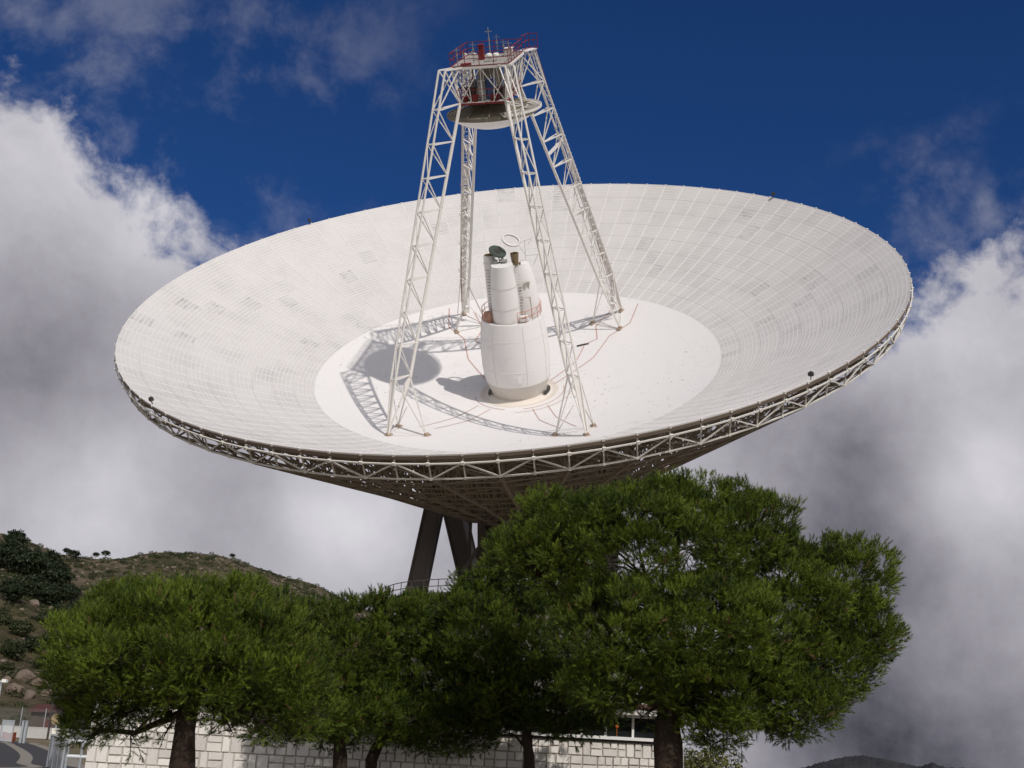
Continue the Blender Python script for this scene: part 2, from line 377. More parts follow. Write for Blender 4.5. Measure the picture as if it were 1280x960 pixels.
# ================================================================== FOLIAGE
def leaf_mat(name, dark, light, trans=.25, dry=None):
    m = bpy.data.materials.new(name); m.use_nodes = True; m.node_tree.nodes.clear(); t = NT(m.node_tree)
    at_ = t.new('ShaderNodeAttribute', attribute_name='tint')
    c = t.mix(at_.outputs['Fac'], tuple(dark) + (1,), tuple(light) + (1,))
    if dry:
        c = t.mix(t.smooth(at_.outputs['Fac'], .965, .985), c, tuple(dry) + (1,))
    d = t.new('ShaderNodeBsdfPrincipled', {'Base Color': c, 'Roughness': .55, 'Specular IOR Level': .25})
    tr = t.new('ShaderNodeBsdfTranslucent', {'Color': c})
    mx = t.new('ShaderNodeMixShader', {0: trans}); t.l.new(d.outputs[0], mx.inputs[1]); t.l.new(tr.outputs[0], mx.inputs[2])
    o = t.new('ShaderNodeOutputMaterial'); t.l.new(mx.outputs[0], o.inputs[0]); return m
PINE = leaf_mat('pine_needles', (.016, .032, .004), (.150, .205, .019), .14, dry=(.15, .085, .04))
SCRUB = leaf_mat('scrub_leaves', (.016, .026, .009), (.075, .085, .03), .15)
OAK = leaf_mat('dark_evergreen_leaves', (.010, .017, .007), (.035, .048, .017), .12)
BUSHM = leaf_mat('yellow_green_bush', (.05, .06, .012), (.17, .16, .05), .2)
BARK = mat('pine_bark', (.034, .022, .016), .95, .45, 6., bump=1., bscale=26, stain=(.11, .065, .042), stain_amt=.6)

def tri_mesh(name, V, m, tint, parent=None):
    """V: (n,3,3) triangles"""
    n = len(V); me = bpy.data.meshes.new(name)
    me.vertices.add(n * 3); me.vertices.foreach_set('co', V.reshape(-1).astype(np.float32))
    me.loops.add(n * 3); me.loops.foreach_set('vertex_index', np.arange(n * 3, dtype=np.int32))
    me.polygons.add(n); me.polygons.foreach_set('loop_start', np.arange(0, n * 3, 3, dtype=np.int32))
    me.materials.append(m); a = me.attributes.new('tint', 'FLOAT', 'POINT'); a.data.foreach_set('value', np.repeat(tint, 3).astype(np.float32))
    me.update(calc_edges=True); me.validate()
    return link(bpy.data.objects.new(name, me), parent)
def unit(a): return a / np.maximum(np.linalg.norm(a, axis=-1, keepdims=True), 1e-9)

def needles(P, Dr, tint, nper, length, width, spread=.8, stem=.13):
    """bottle-brush shoots: P shoot bases, Dr shoot directions -> triangles"""
    n = len(P); k = nper
    a = np.where(np.abs(Dr[:, 2:3]) < .9, np.array([[0, 0, 1.]]), np.array([[1., 0, 0]])); U = unit(np.cross(Dr, a)); W = np.cross(Dr, U)
    ph = rng.random((n, k)) * 2 * PI; s = rng.random((n, k)) ** .8
    rad = np.cos(ph)[..., None] * U[:, None] + np.sin(ph)[..., None] * W[:, None]
    fl = spread * (1.15 - .75 * s)[..., None]
    nd = unit(Dr[:, None] * 1.0 + rad * fl + rng.normal(0, .10, (n, k, 3)))
    base = P[:, None] + Dr[:, None] * (s * stem)[..., None]
    L = length * (.75 + .5 * rng.random((n, k, 1)))
    side = unit(np.cross(nd, rng.normal(0, 1, (n, k, 3)))) * width / 2
    T = np.stack([base - side, base + side, base + nd * L], 2)
    tt = np.clip(tint[:, None] + rng.normal(0, .10, (n, k)), 0, .93)
    dry = (rng.random((n, k)) < .005) | (rng.random((n, 1)) < .010); tt = np.where(dry, 1., tt)
    return T.reshape(-1, 3, 3), tt.reshape(-1)

def fillet_shoots(lobes, clumps_per_m2, shoots, clump_r, up=.75):
    """lobes: (center, radii) ellipsoids. Returns shoot bases, directions, tint."""
    CC = []; CN = []
    for ci, (c, r) in enumerate(lobes):
        c = np.array(c); r = np.array(r)
        area = 4 * PI * (((r[0] * r[1]) ** 1.6 + (r[0] * r[2]) ** 1.6 + (r[1] * r[2]) ** 1.6) / 3) ** (1 / 1.6)
        n = int(area * clumps_per_m2)
        d = unit(rng.normal(0, 1, (n, 3))); rad = np.where(rng.random(n) < .62, rng.uniform(.82, 1.04, n), rng.uniform(.15, .84, n))
        # ragged, lumpy outline
        lump = 1 + .11 * np.sin(d[:, 0] * 5.1 + ci * 2.3) * np.sin(d[:, 1] * 4.7 + ci) + .08 * np.sin(d[:, 2] * 7.3 + 1.7 * ci + d[:, 0] * 3)
        p = c + d * r * (rad * lump)[:, None]
        keep = np.ones(n, bool)
        for cj, (c2, r2) in enumerate(lobes):
            if cj != ci: keep &= (((p - np.array(c2)) / np.array(r2)) ** 2).sum(1) > .50
        nn = unit(d / r)
        keep &= ~((nn[:, 2] < -.45) & (rng.random(n) < .2))
        keep &= ~((nn[:, 1] > .35) & (rng.random(n) < .6))   # sparser on the side towards the building
        CC.append(p[keep]); CN.append(nn[keep])
    CC = np.concatenate(CC); CN = np.concatenate(CN); n = len(CC)
    ct = rng.normal(.43, .25, n)
    d = unit(CN[:, None] * .9 + rng.normal(0, .62, (n, shoots, 3)) + np.array([0, 0, up * .55]))
    cr = clump_r * (.65 + .7 * rng.random((n, 1, 1)))
    P = CC[:, None] + d * cr * rng.uniform(.35, 1.0, (n, shoots, 1)) * np.array([1, 1, .85])
    Dr = unit(d * .9 + np.array([0, 0, up * .8]) + rng.normal(0, .22, (n, shoots, 3)))
    ti = ct[:, None] + rng.normal(0, .13, (n, shoots)) 
    return P.reshape(-1, 3), Dr.reshape(-1, 3), ti.reshape(-1), CC, CN

def pine(label, base, trunk_pts, trunk_r, lobes, dens=9., shoots=12, nper=20, nl=.105, nw=.0095, clump_r=.24, twigs=(), tone=0.):
    dens *= 2.2; nl *= .63; shoots = 17; clump_r *= 1.0; nper = 20; nw *= .95
    base = np.array(base, float); root = empty('pine_tree', tuple(base)); tag(root, label, 'tree', 'pines in front of the stone building')
    tb = MB(); P = [np.array(p, float) - base for p in trunk_pts]
    # trunk with uneven girth
    pts = []; rad = []
    for i in range(len(P) - 1):
        for s_ in np.linspace(0, 1, 5)[:-1]:
            f = (i + s_) / (len(P) - 1); pts.append(P[i] * (1 - s_) + P[i + 1] * s_ + np.array([math.sin(f * 9) * .03, math.cos(f * 7) * .03, 0])); rad.append(trunk_r * (1.18 - .62 * f) * random.uniform(.92, 1.1) * (1.25 if f < .02 else 1))
    pts.append(P[-1]); rad.append(trunk_r * .5); tb.path(pts, rad, 10)
    tr = tb.build('trunk', BARK, root, smooth=True)
    crown_o = None
    # limbs
    L = [(np.array(c) - base, np.array(r)) for c, r in lobes]
    top = pts[-1]
    for li, (c, r) in enumerate(L):
        st = P[0] + (P[-1] - P[0]) * 0 ; st = pts[int(len(pts) * random.uniform(.62, .98)) - 1]
        mid_ = (st + c) / 2 + np.array([random.uniform(-.2, .2), random.uniform(-.2, .2), -.12 * np.linalg.norm(c - st)])
        lb = MB(); r0 = trunk_r * random.uniform(.26, .36)
        lb.path([st, st * .6 + mid_ * .4, mid_, mid_ * .4 + c * .6, c], [r0, r0 * .85, r0 * .7, r0 * .5, r0 * .3], 7)
        for q in range(7):
            dd = unit(rng.normal(0, 1, 3)); e = c + dd * r * .8; m2 = (c + e) / 2 + np.array([0, 0, -.08])
            lb.path([mid_ * .3 + c * .7, m2, e], [r0 * .35, r0 * .22, r0 * .08], 5)
        lb.build('limb', BARK, root, smooth=True)
    Ps, Dr, ti, CC, CN = fillet_shoots(L, dens, shoots, clump_r)
    T, tt = needles(Ps, Dr, ti + tone, nper, nl, nw)
    # drooping bare twigs with sparse tufts
    tP = []; tD = []; twl = []
    for (a, b_, k) in twigs:
        tw = MB()
        a = np.array(a) - base; b_ = np.array(b_) - base
        mid_ = (a + b_) / 2 + np.array([0, 0, .12]); tw.path([a, mid_, b_], [.035, .024, .010], 5)
        twl.append(tw)
        for q in range(k):
            s_ = random.uniform(.3, 1.05); p = (1 - s_) ** 2 * a + 2 * s_ * (1 - s_) * mid_ + s_ * s_ * b_
            e = p + np.array([random.uniform(-.3, .3), random.uniform(-.3, .3), random.uniform(-.34, .12)])
            tw.path([p, (p + e) / 2 + np.array([0, 0, .03]), e], [.010, .007, .004], 4)
            for z in range(4): tP.append(p + (e - p) * random.uniform(.5, 1)); tD.append(unit(e - p + rng.normal(0, .12, 3) + np.array([0, 0, .1])))
    if tP:
        T2, t2 = needles(np.array(tP), np.array(tD), np.full(len(tP), .3), nper, nl, nw); T = np.concatenate([T, T2]); tt = np.concatenate([tt, t2])
        for tw in twl: tw.build('branch', BARK, root, smooth=True)
    tri_mesh('crown', T, PINE, tt, root)
    return root

def lobes_px(lst, Y):            # (px, py, half width px, half height px, depth offset, depth radius)
    out = []
    for px, py, rx, ry, dy, ryy in lst:
        c = at(px, py, Y + dy); k = np.linalg.norm(c - EYE) / FPX
        out.append((c - np.array([0, 0, .06]), (max(rx * k - .20, .3), ryy, max(ry * k - .24, .22))))
    return out
def base_of(px, py, Y): p = at(px, py, Y); return np.array([p[0], Y, 0.])

# ================================================================== RADIO TELESCOPE
FOC = 27.05; RIM = 35.0; RIN = 19.06
DM = np.array([[0.97756303, 0.1580331, -0.13926972], [-0.2106431, 0.7334079, -0.6463299], [0., 0.66116442, 0.75024103]])
VX = np.array([0.75329262, 106.06964806, 33.9444974])
AXC = VX - DM[:, 2] * 9.0                       # a point on the elevation axis
BASE = np.array([AXC[0], AXC[1], 0.])
tel = empty('radio_telescope', tuple(BASE)); tag(tel, 'huge white parabolic dish antenna on a steel mount behind the pine trees', 'radio telescope')
W4 = Matrix.Identity(4)
for i in range(3):
    for j in range(3): W4[i][j] = DM[i][j]
    W4[i][3] = VX[i] - BASE[i]
def wld(Pl): return np.atleast_2d(Pl) @ DM.T + VX
def pz(r): return r * r / 4 / FOC
def part(mb, name, mats, smooth=False): return mb.build(name, mats, tel, smooth, W4)
def cyl(r, a, z): return np.array([r * math.cos(a), r * math.sin(a), z])

# ---- solid inner surface
ib = MB(); rr_ = np.linspace(0.4, RIN, 26)
ib.lathe([(r, pz(r)) for r in rr_], n=144)
refl = part(ib, 'reflector', SOLID, True)
# ---- outer perforated panels: 96 gores x 9 rings
NG, NRG = 96, 9; dA = 2 * PI / NG; rs = np.linspace(RIN, RIM, NRG + 1)
def panel_geo(i, k):
    """one slatted panel: pale edge frame standing proud of a sunk perforated sheet"""
    r0, r1 = rs[i] + .012, rs[i + 1] - .012; a = k * dA
    def P(r, t_, dz): 
        return np.array([r * math.cos(a + t_), r * math.sin(a + t_), pz(r) + dz])
    def ring(r0, r1, w, dz):
        t_ = w if w < .02 else w + .03; h0, h1 = dA / 2 - t_ / r0, dA / 2 - t_ / r1
        return [P(r0 + w - .012, -h0, dz), P(r1 - w + .012, -h1, dz), P(r1 - w + .012, h1, dz), P(r0 + w - .012, h0, dz)]
    o = ring(r0, r1, .012, 0.); inn = ring(r0, r1, .045, .0); sk = ring(r0, r1, .050, -.022); bt = ring(r0, r1, .012, -.09)
    vs = o + inn + sk + bt; fs = []; mi = []
    for j in range(4):
        j2 = (j + 1) % 4
        fs += [(j, j2, 4 + j2, 4 + j), (4 + j, 4 + j2, 8 + j2, 8 + j), (j2, j, 12 + j, 12 + j2)]; mi += [1, 1, 1]
    fs += [(8, 9, 10, 11), (15, 14, 13, 12)]; mi += [0, 0]
    for q in range(1, 5):                          # slat ribs across the panel
        r = r0 + (r1 - r0) * q / 5; h = dA / 2 - .080 / r; n0 = len(vs)
        vs = vs + [P(r - .042, -h, -.022), P(r - .03, -h, -.001), P(r + .03, -h, -.001), P(r + .042, -h, -.022), P(r - .042, h, -.022), P(r - .03, h, -.001), P(r + .03, h, -.001), P(r + .042, h, -.022)]
        fs += [(n0, n0 + 1, n0 + 5, n0 + 4), (n0 + 1, n0 + 2, n0 + 6, n0 + 5), (n0 + 2, n0 + 3, n0 + 7, n0 + 6)]; mi += [2, 2, 2]
    return vs, fs, mi
def add_uv(me, rot=0.):
    uv = me.uv_layers.new(name='UVMap'); n = len(me.loops)
    co = np.empty(len(me.vertices) * 3); me.vertices.foreach_get('co', co); co = co.reshape(-1, 3)
    vi = np.empty(n, int); me.loops.foreach_get('vertex_index', vi); uv.data.foreach_set('uv', co[vi, :2].reshape(-1))
areas = []
for i in range(NRG):
    for k in range(NG):
        a = k * dA; q = np.array([cyl(rs[i], a - dA / 2, pz(rs[i])), cyl(rs[i + 1], a - dA / 2, pz(rs[i + 1])), cyl(rs[i + 1], a + dA / 2, pz(rs[i + 1])), cyl(rs[i], a + dA / 2, pz(rs[i]))])
        s_ = proj(wld(q)); x, y = s_[:, 0], s_[:, 1]
        sgn = .5 * (np.dot(x, np.roll(y, -1)) - np.dot(y, np.roll(x, -1))); areas.append((abs(sgn), i, k))
areas.sort(reverse=True); single = {(i, k) for _, i, k in areas[:300]}
rest = MB()
for i in range(NRG):
    for k in range(NG):
        vs, fs, mi = panel_geo(i, k)
        if (i, k) in single:
            b = MB(); b.v = [tuple(v) for v in vs]; b.f = fs; b.m = mi
            o = b.build('panel', [PANEL, EDGE, RIBM], refl); add_uv(o.data)
        else:
            bb = len(rest.v); rest.v += [tuple(v) for v in vs]; rest.f += [tuple(bb + q for q in f) for f in fs]; rest.m += mi
ro = rest.build('panels', [PANEL, EDGE, RIBM], refl); add_uv(ro.data); ro['kind'] = 'stuff'

# ---- rim truss
rt = MB(); RT0 = (RIM + .12, pz(RIM) - .62); RT1 = (RIM - .25, pz(RIM) - 1.92)
for k in range(NG):
    a, b = (k - .5) * dA, (k + .5) * dA
    rt.rod(cyl(RT0[0], a, RT0[1]), cyl(RT0[0], b, RT0[1]), .068)
    rt.rod(cyl(RT1[0], a, RT1[1]), cyl(RT1[0], b, RT1[1]), .068)
rim = part(rt, 'rim_truss', LEGW)
lipb = MB(); lipb.lathe([(RIM - .02, pz(RIM) - .10), (RIM + .02, pz(RIM) - .10), (RIM + .02, pz(RIM) - .34), (RIM - .02, pz(RIM) - .34), (RIM - .02, pz(RIM) - .10)], n=192)
part(lipb, 'rim_band', mat('brown_rim_band', (.17, .13, .105), .8, .15, 1.))
pm = MB(); pm.rod((RIM - .05, 0, pz(RIM) - .12), (RT1[0], 0, RT1[1]), .06); pm.box((RT0[0] + .02, 0, RT0[1] + .01), (.17, .22, .20)); pm.box((RT1[0], 0, RT1[1]), (.15, .18, .15)); pm.box((RIM - .02, 0, pz(RIM) - .05), (.16, .16, .18)); pme = pm.mesh('truss_post', LEGW)
d1 = MB(); d1.rod(cyl(RT0[0], 0, RT0[1]), cyl(RT1[0], dA, RT1[1]), .062); d2 = MB(); d2.rod(cyl(RT1[0], 0, RT1[1]), cyl(RT0[0], dA, RT0[1]), .062)
dm = [d1.mesh('truss_diagonal', LEGW), d2.mesh('truss_diagonal', LEGW)]
for k in range(NG):
    o = link(bpy.data.objects.new('truss_post', pme), rim); o.rotation_euler[2] = (k - .5) * dA
    o = link(bpy.data.objects.new('truss_diagonal', dm[k % 2]), rim); o.rotation_euler[2] = (k - .5) * dA

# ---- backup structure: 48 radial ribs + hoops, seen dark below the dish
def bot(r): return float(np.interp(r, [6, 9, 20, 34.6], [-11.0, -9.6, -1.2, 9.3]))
br = [7.0, 10.2, 13.4, 16.6, 19.4, 22.2, 25.0, 27.8, 30.4, 32.6, 34.5]
ribm = MB()
for j in range(len(br) - 1):
    a, b = br[j], br[j + 1]; ta, tb_ = pz(a) - .35, pz(b) - .35
    ribm.rod((a, 0, ta), (b, 0, tb_), .08, cap=False); ribm.rod((a, 0, bot(a)), (b, 0, bot(b)), .15, cap=False)
    ribm.rod((a, 0, ta), (a, 0, bot(a)), .065, cap=False)
    m_a, m_b = (ta + bot(a)) / 2, (tb_ + bot(b)) / 2
    if ta - bot(a) > 4:
        ribm.rod((a, 0, m_a), (b, 0, m_b), .08, cap=False); ribm.rod((a, 0, ta), (b, 0, m_b), .08, cap=False); ribm.rod((a, 0, bot(a)), (b, 0, m_b), .08, cap=False)
    else: ribm.rod((a, 0, ta) if j % 2 else (a, 0, bot(a)), (b, 0, bot(b)) if j % 2 else (b, 0, tb_), .08, cap=False)
ribme = ribm.mesh('rib_truss', BACK)
bk = MB(); NB = 48; dB = 2 * PI / NB
bk.lathe([(7.0, pz(7) - .4), (7.0, bot(7)), (4.0, bot(7)), (4.0, pz(4) - .4), (7.0, pz(7) - .4)], n=32)
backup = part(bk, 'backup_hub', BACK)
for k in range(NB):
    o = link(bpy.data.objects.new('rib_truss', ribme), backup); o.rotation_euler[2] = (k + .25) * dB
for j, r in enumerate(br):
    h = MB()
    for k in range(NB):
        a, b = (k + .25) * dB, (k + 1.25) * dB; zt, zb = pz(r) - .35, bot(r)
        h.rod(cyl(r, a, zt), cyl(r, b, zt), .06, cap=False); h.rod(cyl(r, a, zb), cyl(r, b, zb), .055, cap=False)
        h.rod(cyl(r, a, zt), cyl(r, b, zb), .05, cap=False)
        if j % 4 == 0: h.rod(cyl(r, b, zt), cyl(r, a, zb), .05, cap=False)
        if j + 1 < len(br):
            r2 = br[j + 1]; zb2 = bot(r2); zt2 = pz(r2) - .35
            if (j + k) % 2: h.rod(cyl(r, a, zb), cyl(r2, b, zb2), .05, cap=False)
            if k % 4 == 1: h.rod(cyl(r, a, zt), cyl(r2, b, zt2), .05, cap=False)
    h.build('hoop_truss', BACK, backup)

# ---- quadripod: four three-chord truss legs
def quad_leg(azd, ladder=False):
    a = R(azd); ca, sa = math.cos(a), math.sin(a)
    def L(r, t_, z): return (r * ca - t_ * sa, r * sa + t_ * ca, z)
    O = lambda z: np.interp(z, [7.3, 31.1], [15.55, 5.65]); I = lambda z: np.interp(z, [6.8, 28.1], [13.62, 3.92]); hw = lambda z: np.interp(z, [7.3, 31.1], [.27, .36])
    lv = list(np.linspace(7.3, 28.1, 9)); b = MB()
    for s_ in (-1, 1):
        b.rod(L(O(7.3), s_ * hw(7.3), 7.3), L(O(31.1), s_ * hw(31.1), 31.1), .09, n=6)
        b.rod(L(O(7.3), s_ * hw(7.3), 7.3), L(17.0, s_ * .10, 2.85), .085, n=6)
    b.rod(L(I(6.8), 0, 6.8), L(I(28.1), 0, 28.1), .145, n=8)
    leg = part(b, 'quadripod_leg', LEGW)
    def br_(p, q, r=.062, nm='brace'): MB().rod(p, q, r).build(nm, LEGW, leg)
    for j, z in enumerate(lv):
        zi = max(z - .3, 6.8) if z < 28 else z
        for s_ in (-1, 1): br_(L(I(zi), 0, zi), L(O(z), s_ * hw(z), z), .07)
        br_(L(O(z), -hw(z), z), L(O(z), hw(z), z), .05)
        if j < 8:
            z2 = lv[j + 1]
            for s_ in (-1, 1): br_(L(O(z2), s_ * hw(z2), z2), L(I(zi), 0, zi), .055)
            br_(L(O(z), -hw(z) * (1 if j % 2 else -1), z), L(O(z2), hw(z2) * (1 if j % 2 else -1), z2), .045)
    for s_ in (-1, 1):
        br_(L(O(31.1), s_ * hw(31.1), 31.1), L(I(28.1), 0, 28.1), .06); br_(L(O(28.1), s_ * hw(28.1), 28.1), L(3.9, s_ * .3, 30.95), .055)
        br_(L(O(31.1), s_ * .36, 31.1), L(3.7, s_ * .36, 31.0), .09)
        # splayed legs to the inner feet
        br_(L(I(6.8), 0, 6.8), L(14.25, s_ * 1.75, 1.98), .085, 'foot_strut'); br_(L(O(7.3), s_ * .27, 7.3), L(14.25, s_ * 1.75, 1.98), .05)
        br_(L(14.25, s_ * 1.75, 1.95), L(17.0, 0, 2.72), .035, 'tie_rod')
    br_(L(I(6.8), 0, 6.8), L(16.95, 0, 2.9), .10, 'foot_strut'); br_(L(14.25, -1.75, 1.95), L(14.25, 1.75, 1.95), .035, 'tie_rod')
    br_(L(14.4, 0, 4.4), L(14.25, -1.75, 1.98), .04); 
    p = MB(); p.add([L(O(7.3), -.25, 7.3), L(O(7.3), .25, 7.3), L(16.85, .08, 3.2), L(16.85, -.08, 3.2)], [(0, 1, 2, 3)]); p.add([L(O(7.3) - .05, -.25, 7.3), L(O(7.3) - .05, .25, 7.3), L(16.8, .08, 3.2), L(16.8, -.08, 3.2)], [(3, 2, 1, 0)])
    p.build('cover_plate', LEGW, leg)
    g_ = MB(); g_.add([L(I(6.8), -.06, 7.0), L(I(6.8) + .15, -.06, 6.3), L(I(6.8) + 1.1, -.06, 5.2), L(I(6.8) + .75, -.06, 6.4), L(I(6.8), .06, 7.0), L(I(6.8) + .15, .06, 6.3), L(I(6.8) + 1.1, .06, 5.2), L(I(6.8) + .75, .06, 6.4)], [(0, 1, 2, 3), (7, 6, 5, 4), (0, 3, 7, 4), (3, 2, 6, 7), (2, 1, 5, 6), (1, 0, 4, 5)])
    g_.build('gusset_plate', LEGW, leg)
    for r_, t_, z in ((17.0, 0, 2.7), (14.25, 1.75, 1.93), (14.25, -1.75, 1.93)):
        f_ = MB(); c = L(r_, t_, z); f_.box((c[0], c[1], c[2] + .02), (.75, .45, .10), a); f_.box((c[0], c[1], c[2] + .16), (.30, .26, .22), a); f_.build('foot', mat('foot_steel', (.38, .29, .22), .7, .2, 3), leg)
    if ladder:
        w = .27
        for s_ in (-1, 1): MB().rod(L(O(30.8) + .32, s_ * w, 31.0), L(O(3.2) + .20, s_ * w, 3.2), .05).build('ladder_rail', LEGW, leg)
        rg = MB(); rg.rod(L(0, -w, 0), L(0, w, 0), .03); rgm = rg.mesh('ladder_rung', LEGW)
        n_ = 62
        for q in range(n_):
            z = 3.6 + (30.6 - 3.6) * q / (n_ - 1); o = link(bpy.data.objects.new('ladder_rung', rgm), leg); rad = O(z) + .26
            o.location = (rad * ca, rad * sa, z)
        sk = MB()
        for q in range(21):
            z = 3.6 + (20.0 - 3.6) * q / 20; sk.box(L(O(z) - .02, 0, z), (.03, .42, .62), a)
        sk.build('ladder_backing', LEGW, leg)
        MB().rod(L(O(31) + .75, w, 32), L(O(4) + .75, w, 4.4), .028).build('handrail', RED, leg)
        for q in range(9):
            z = 4.5 + q * 3.3; MB().rod(L(O(z) + .2, w, z), L(O(z) + .75, w, z + .3), .022).build('handrail_post', RED, leg)
    for z in (14.4, 21.5):           # bright stiffener plates at two joints
        pl = MB(); pl.add([L(I(z) + .1, .05, z), L(O(z + .7), .05, z + .9), L(O(z + .7), .05, z + .55), L(I(z) + .1, .05, z - .35), L(I(z) + .1, -.05, z), L(O(z + .7), -.05, z + .9), L(O(z + .7), -.05, z + .55), L(I(z) + .1, -.05, z - .35)], [(0, 1, 2, 3), (7, 6, 5, 4), (0, 4, 5, 1), (3, 2, 6, 7)])
        if ladder: pl.build('gusset_plate', WHITE, leg)
    return leg
for azd, lad in ((240, False), (300, False), (60, True), (120, True)): quad_leg(azd, lad)

# ---- apex: two decks, cage, railings, machinery, subreflector
def rect_ring(hx, hy, w, z0, z1):
    b = MB(); vs = []
    for x_, y_, z_ in ((hx, hy, z0), (hx, hy, z1), (hx - w, hy - w, z1), (hx - w, hy - w, z0)):
        vs += [(-x_, -y_, z_), (x_, -y_, z_), (x_, y_, z_), (-x_, y_, z_)]
    return b.add(vs, [(4 * j + k, 4 * j + (k + 1) % 4, 4 * ((j + 1) % 4) + (k + 1) % 4, 4 * ((j + 1) % 4) + k) for j in range(4) for k in range(4)])
GRT = mat('grating', (.42, .385, .36), .7, .15, 3)
apex = part(rect_ring(2.45, 3.35, .18, 30.94, 31.06), 'apex_platform', GRT)
slm = MB().box((0, 0, 31.0), (4.5, .17, .06)).mesh('slat', GRT)
for k in range(24):
    o = link(bpy.data.objects.new('slat', slm), apex); o.location = (0, -3.13 + k * .272, 0)
for (p, q) in [((-2.5, -3.4), (2.5, -3.4)), ((-2.5, 3.4), (2.5, 3.4)), ((-2.5, -3.4), (-2.5, 3.4)), ((2.5, -3.4), (2.5, 3.4))]:
    MB().rod((*p, 30.93), (*q, 30.93), .11).build('edge_beam', LEGW, apex)
def railing(pts, z0, hgt, m, parent, sp=1.25, r=.04, levels=(1.0, .55, .06)):
    P = [np.array(p) for p in pts]
    for i in range(len(P) - 1):
        w = P[i + 1] - P[i]; n_ = max(1, int(round(np.linalg.norm(w) / sp)))
        for k in range(n_ + (1 if i == len(P) - 2 else 0)):
            c = P[i] + w * k / n_; MB().rod((c[0], c[1], z0), (c[0], c[1], z0 + hgt), r * .9).build('rail_post', m, parent)
        for lv in levels:
            MB().rod((P[i][0], P[i][1], z0 + hgt * lv), (P[i + 1][0], P[i + 1][1], z0 + hgt * lv), r).build('rail', m, parent)
railing([(-2.45, 3.3), (-2.45, -3.35), (2.45, -3.35), (2.45, 3.3), (-2.45, 3.3)], 31.05, 1.15, RED, apex)
railing([(2.45, 3.3), (2.75, 5.1), (3.6, 4.7)], 31.15, 1.25, RED, apex, .8)
MB().box((2.75, 4.3, 31.08), (.8, 1.7, .08), -.5).build('landing', WHITE, apex)
for x, y, hgt, r in ((.15, .6, 2.6, .06), (-.9, -1.2, 1.7, .05), (1.2, 1.4, 1.4, .04), (-2.0, -2.6, 1.5, .05), (2.0, -.4, 1.5, .045), (.6, 1.6, 1.9, .035)):
    b = MB(); b.rod((x, y, 31.05), (x, y, 31.05 + hgt), r, r * .5, n=6); b.rod((x - .3, y, 31.05 + hgt * .86), (x + .3, y, 31.05 + hgt * .86), r * .6); b.box((x, y, 31.05 + hgt * .62), (.12, .12, .25)); b.build('mast', GREY, apex)
b = MB(); b.box((-.55, .4, 31.65), (.42, .42, 1.2)); b.box((-.55, .4, 32.28), (.52, .52, .08)); b.build('equipment_cabinet', RED, apex)
for x in (.35, .95):
    b = MB(); b.rod((x, -.9, 31.1), (x, -.9, 31.45), .05, n=6); b.lathe([(.03, 31.72), (.24, 31.66), (.28, 31.5), (.2, 31.42), (.03, 31.4)], (x, -.9), 14); auto_smooth(b.build('floodlight', mat('lamp_white', (.8, .8, .76), .4, .03), apex))
b = MB(); b.box((-1.4, -2.2, 31.12), (.9, .5, .12), .2); b.build('hatch', RED, apex)
b = MB(); b.box((1.55, 2.0, 31.35), (.7, .6, .55)); b.box((1.55, 2.0, 31.66), (.78, .68, .06)); b.build('equipment_box', WHITE, apex)

cg = MB(); CX, CY = 1.95, 3.38; Z0, Z1 = 28.1, 30.9; CP = []
for sx in (-1, 1):
    for sy in (-1, 1): CP.append(((sx * CX, sy * CY, Z0), (sx * 2.4, sy * 3.3, Z1)))
cg.box((0, 0, 28.05), (3.9, 6.76, .10))
cage = part(cg, 'apex_cage', WHITE)
for p, q in CP: MB().rod(p, q, .10, n=6).build('corner_post', LEGW, cage)
def cb(p, q, r=.06, m=LEGW, nm='brace'): MB().rod(p, q, r).build(nm, m, cage)
for sy in (-1, 1):
    y0, y1 = sy * CY, sy * 3.3
    for k in range(4):
        xa, xb = -CX + 2 * CX * k / 4, -CX + 2 * CX * (k + 1) / 4; xm = 0.
        if k: cb((xa, y0, Z0), (xa * 1.22, y1, Z1), .045)
    cb((-CX, y0, Z0), (0, y1, Z1), .06); cb((CX, y0, Z0), (0, y1, Z1), .06); cb((-2.4, y1, Z1), (-.9, y0, Z0), .045); cb((2.4, y1, Z1), (.9, y0, Z0), .045)
for sx in (-1, 1):
    for k in range(5):
        ya, yb = -CY + 2 * CY * k / 5, -CY + 2 * CY * (k + 1) / 5
        cb((sx * CX, ya, Z0), (sx * 2.4, yb, Z1), .055); cb((sx * CX, yb, Z0), (sx * 2.4, ya, Z1), .045)
for (p, q) in [((-2.0, -3.45), (2.0, -3.45)), ((-2.0, 3.45), (2.0, 3.45)), ((-2.0, -3.45), (-2.0, 3.45)), ((2.0, -3.45), (2.0, 3.45))]:
    MB().rod((*p, 28.02), (*q, 28.02), .10).build('deck_edge', RED, cage)
railing([(-2.1, 3.5), (-2.1, -3.5), (2.1, -3.5), (2.1, 3.5)], 28.1, 1.1, RED, cage, 1.3, .03, (1.0, .5))
b = MB(); b.lathe([(0.02, 30.6), (.95, 30.6), (1.05, 30.3), (1.05, 28.8), (1.3, 28.5), (1.3, 28.1)], (0, .2), 24); auto_smooth(b.build('drive_housing', mat('grey_beige', (.26, .24, .20), .6, .2, 3), cage))
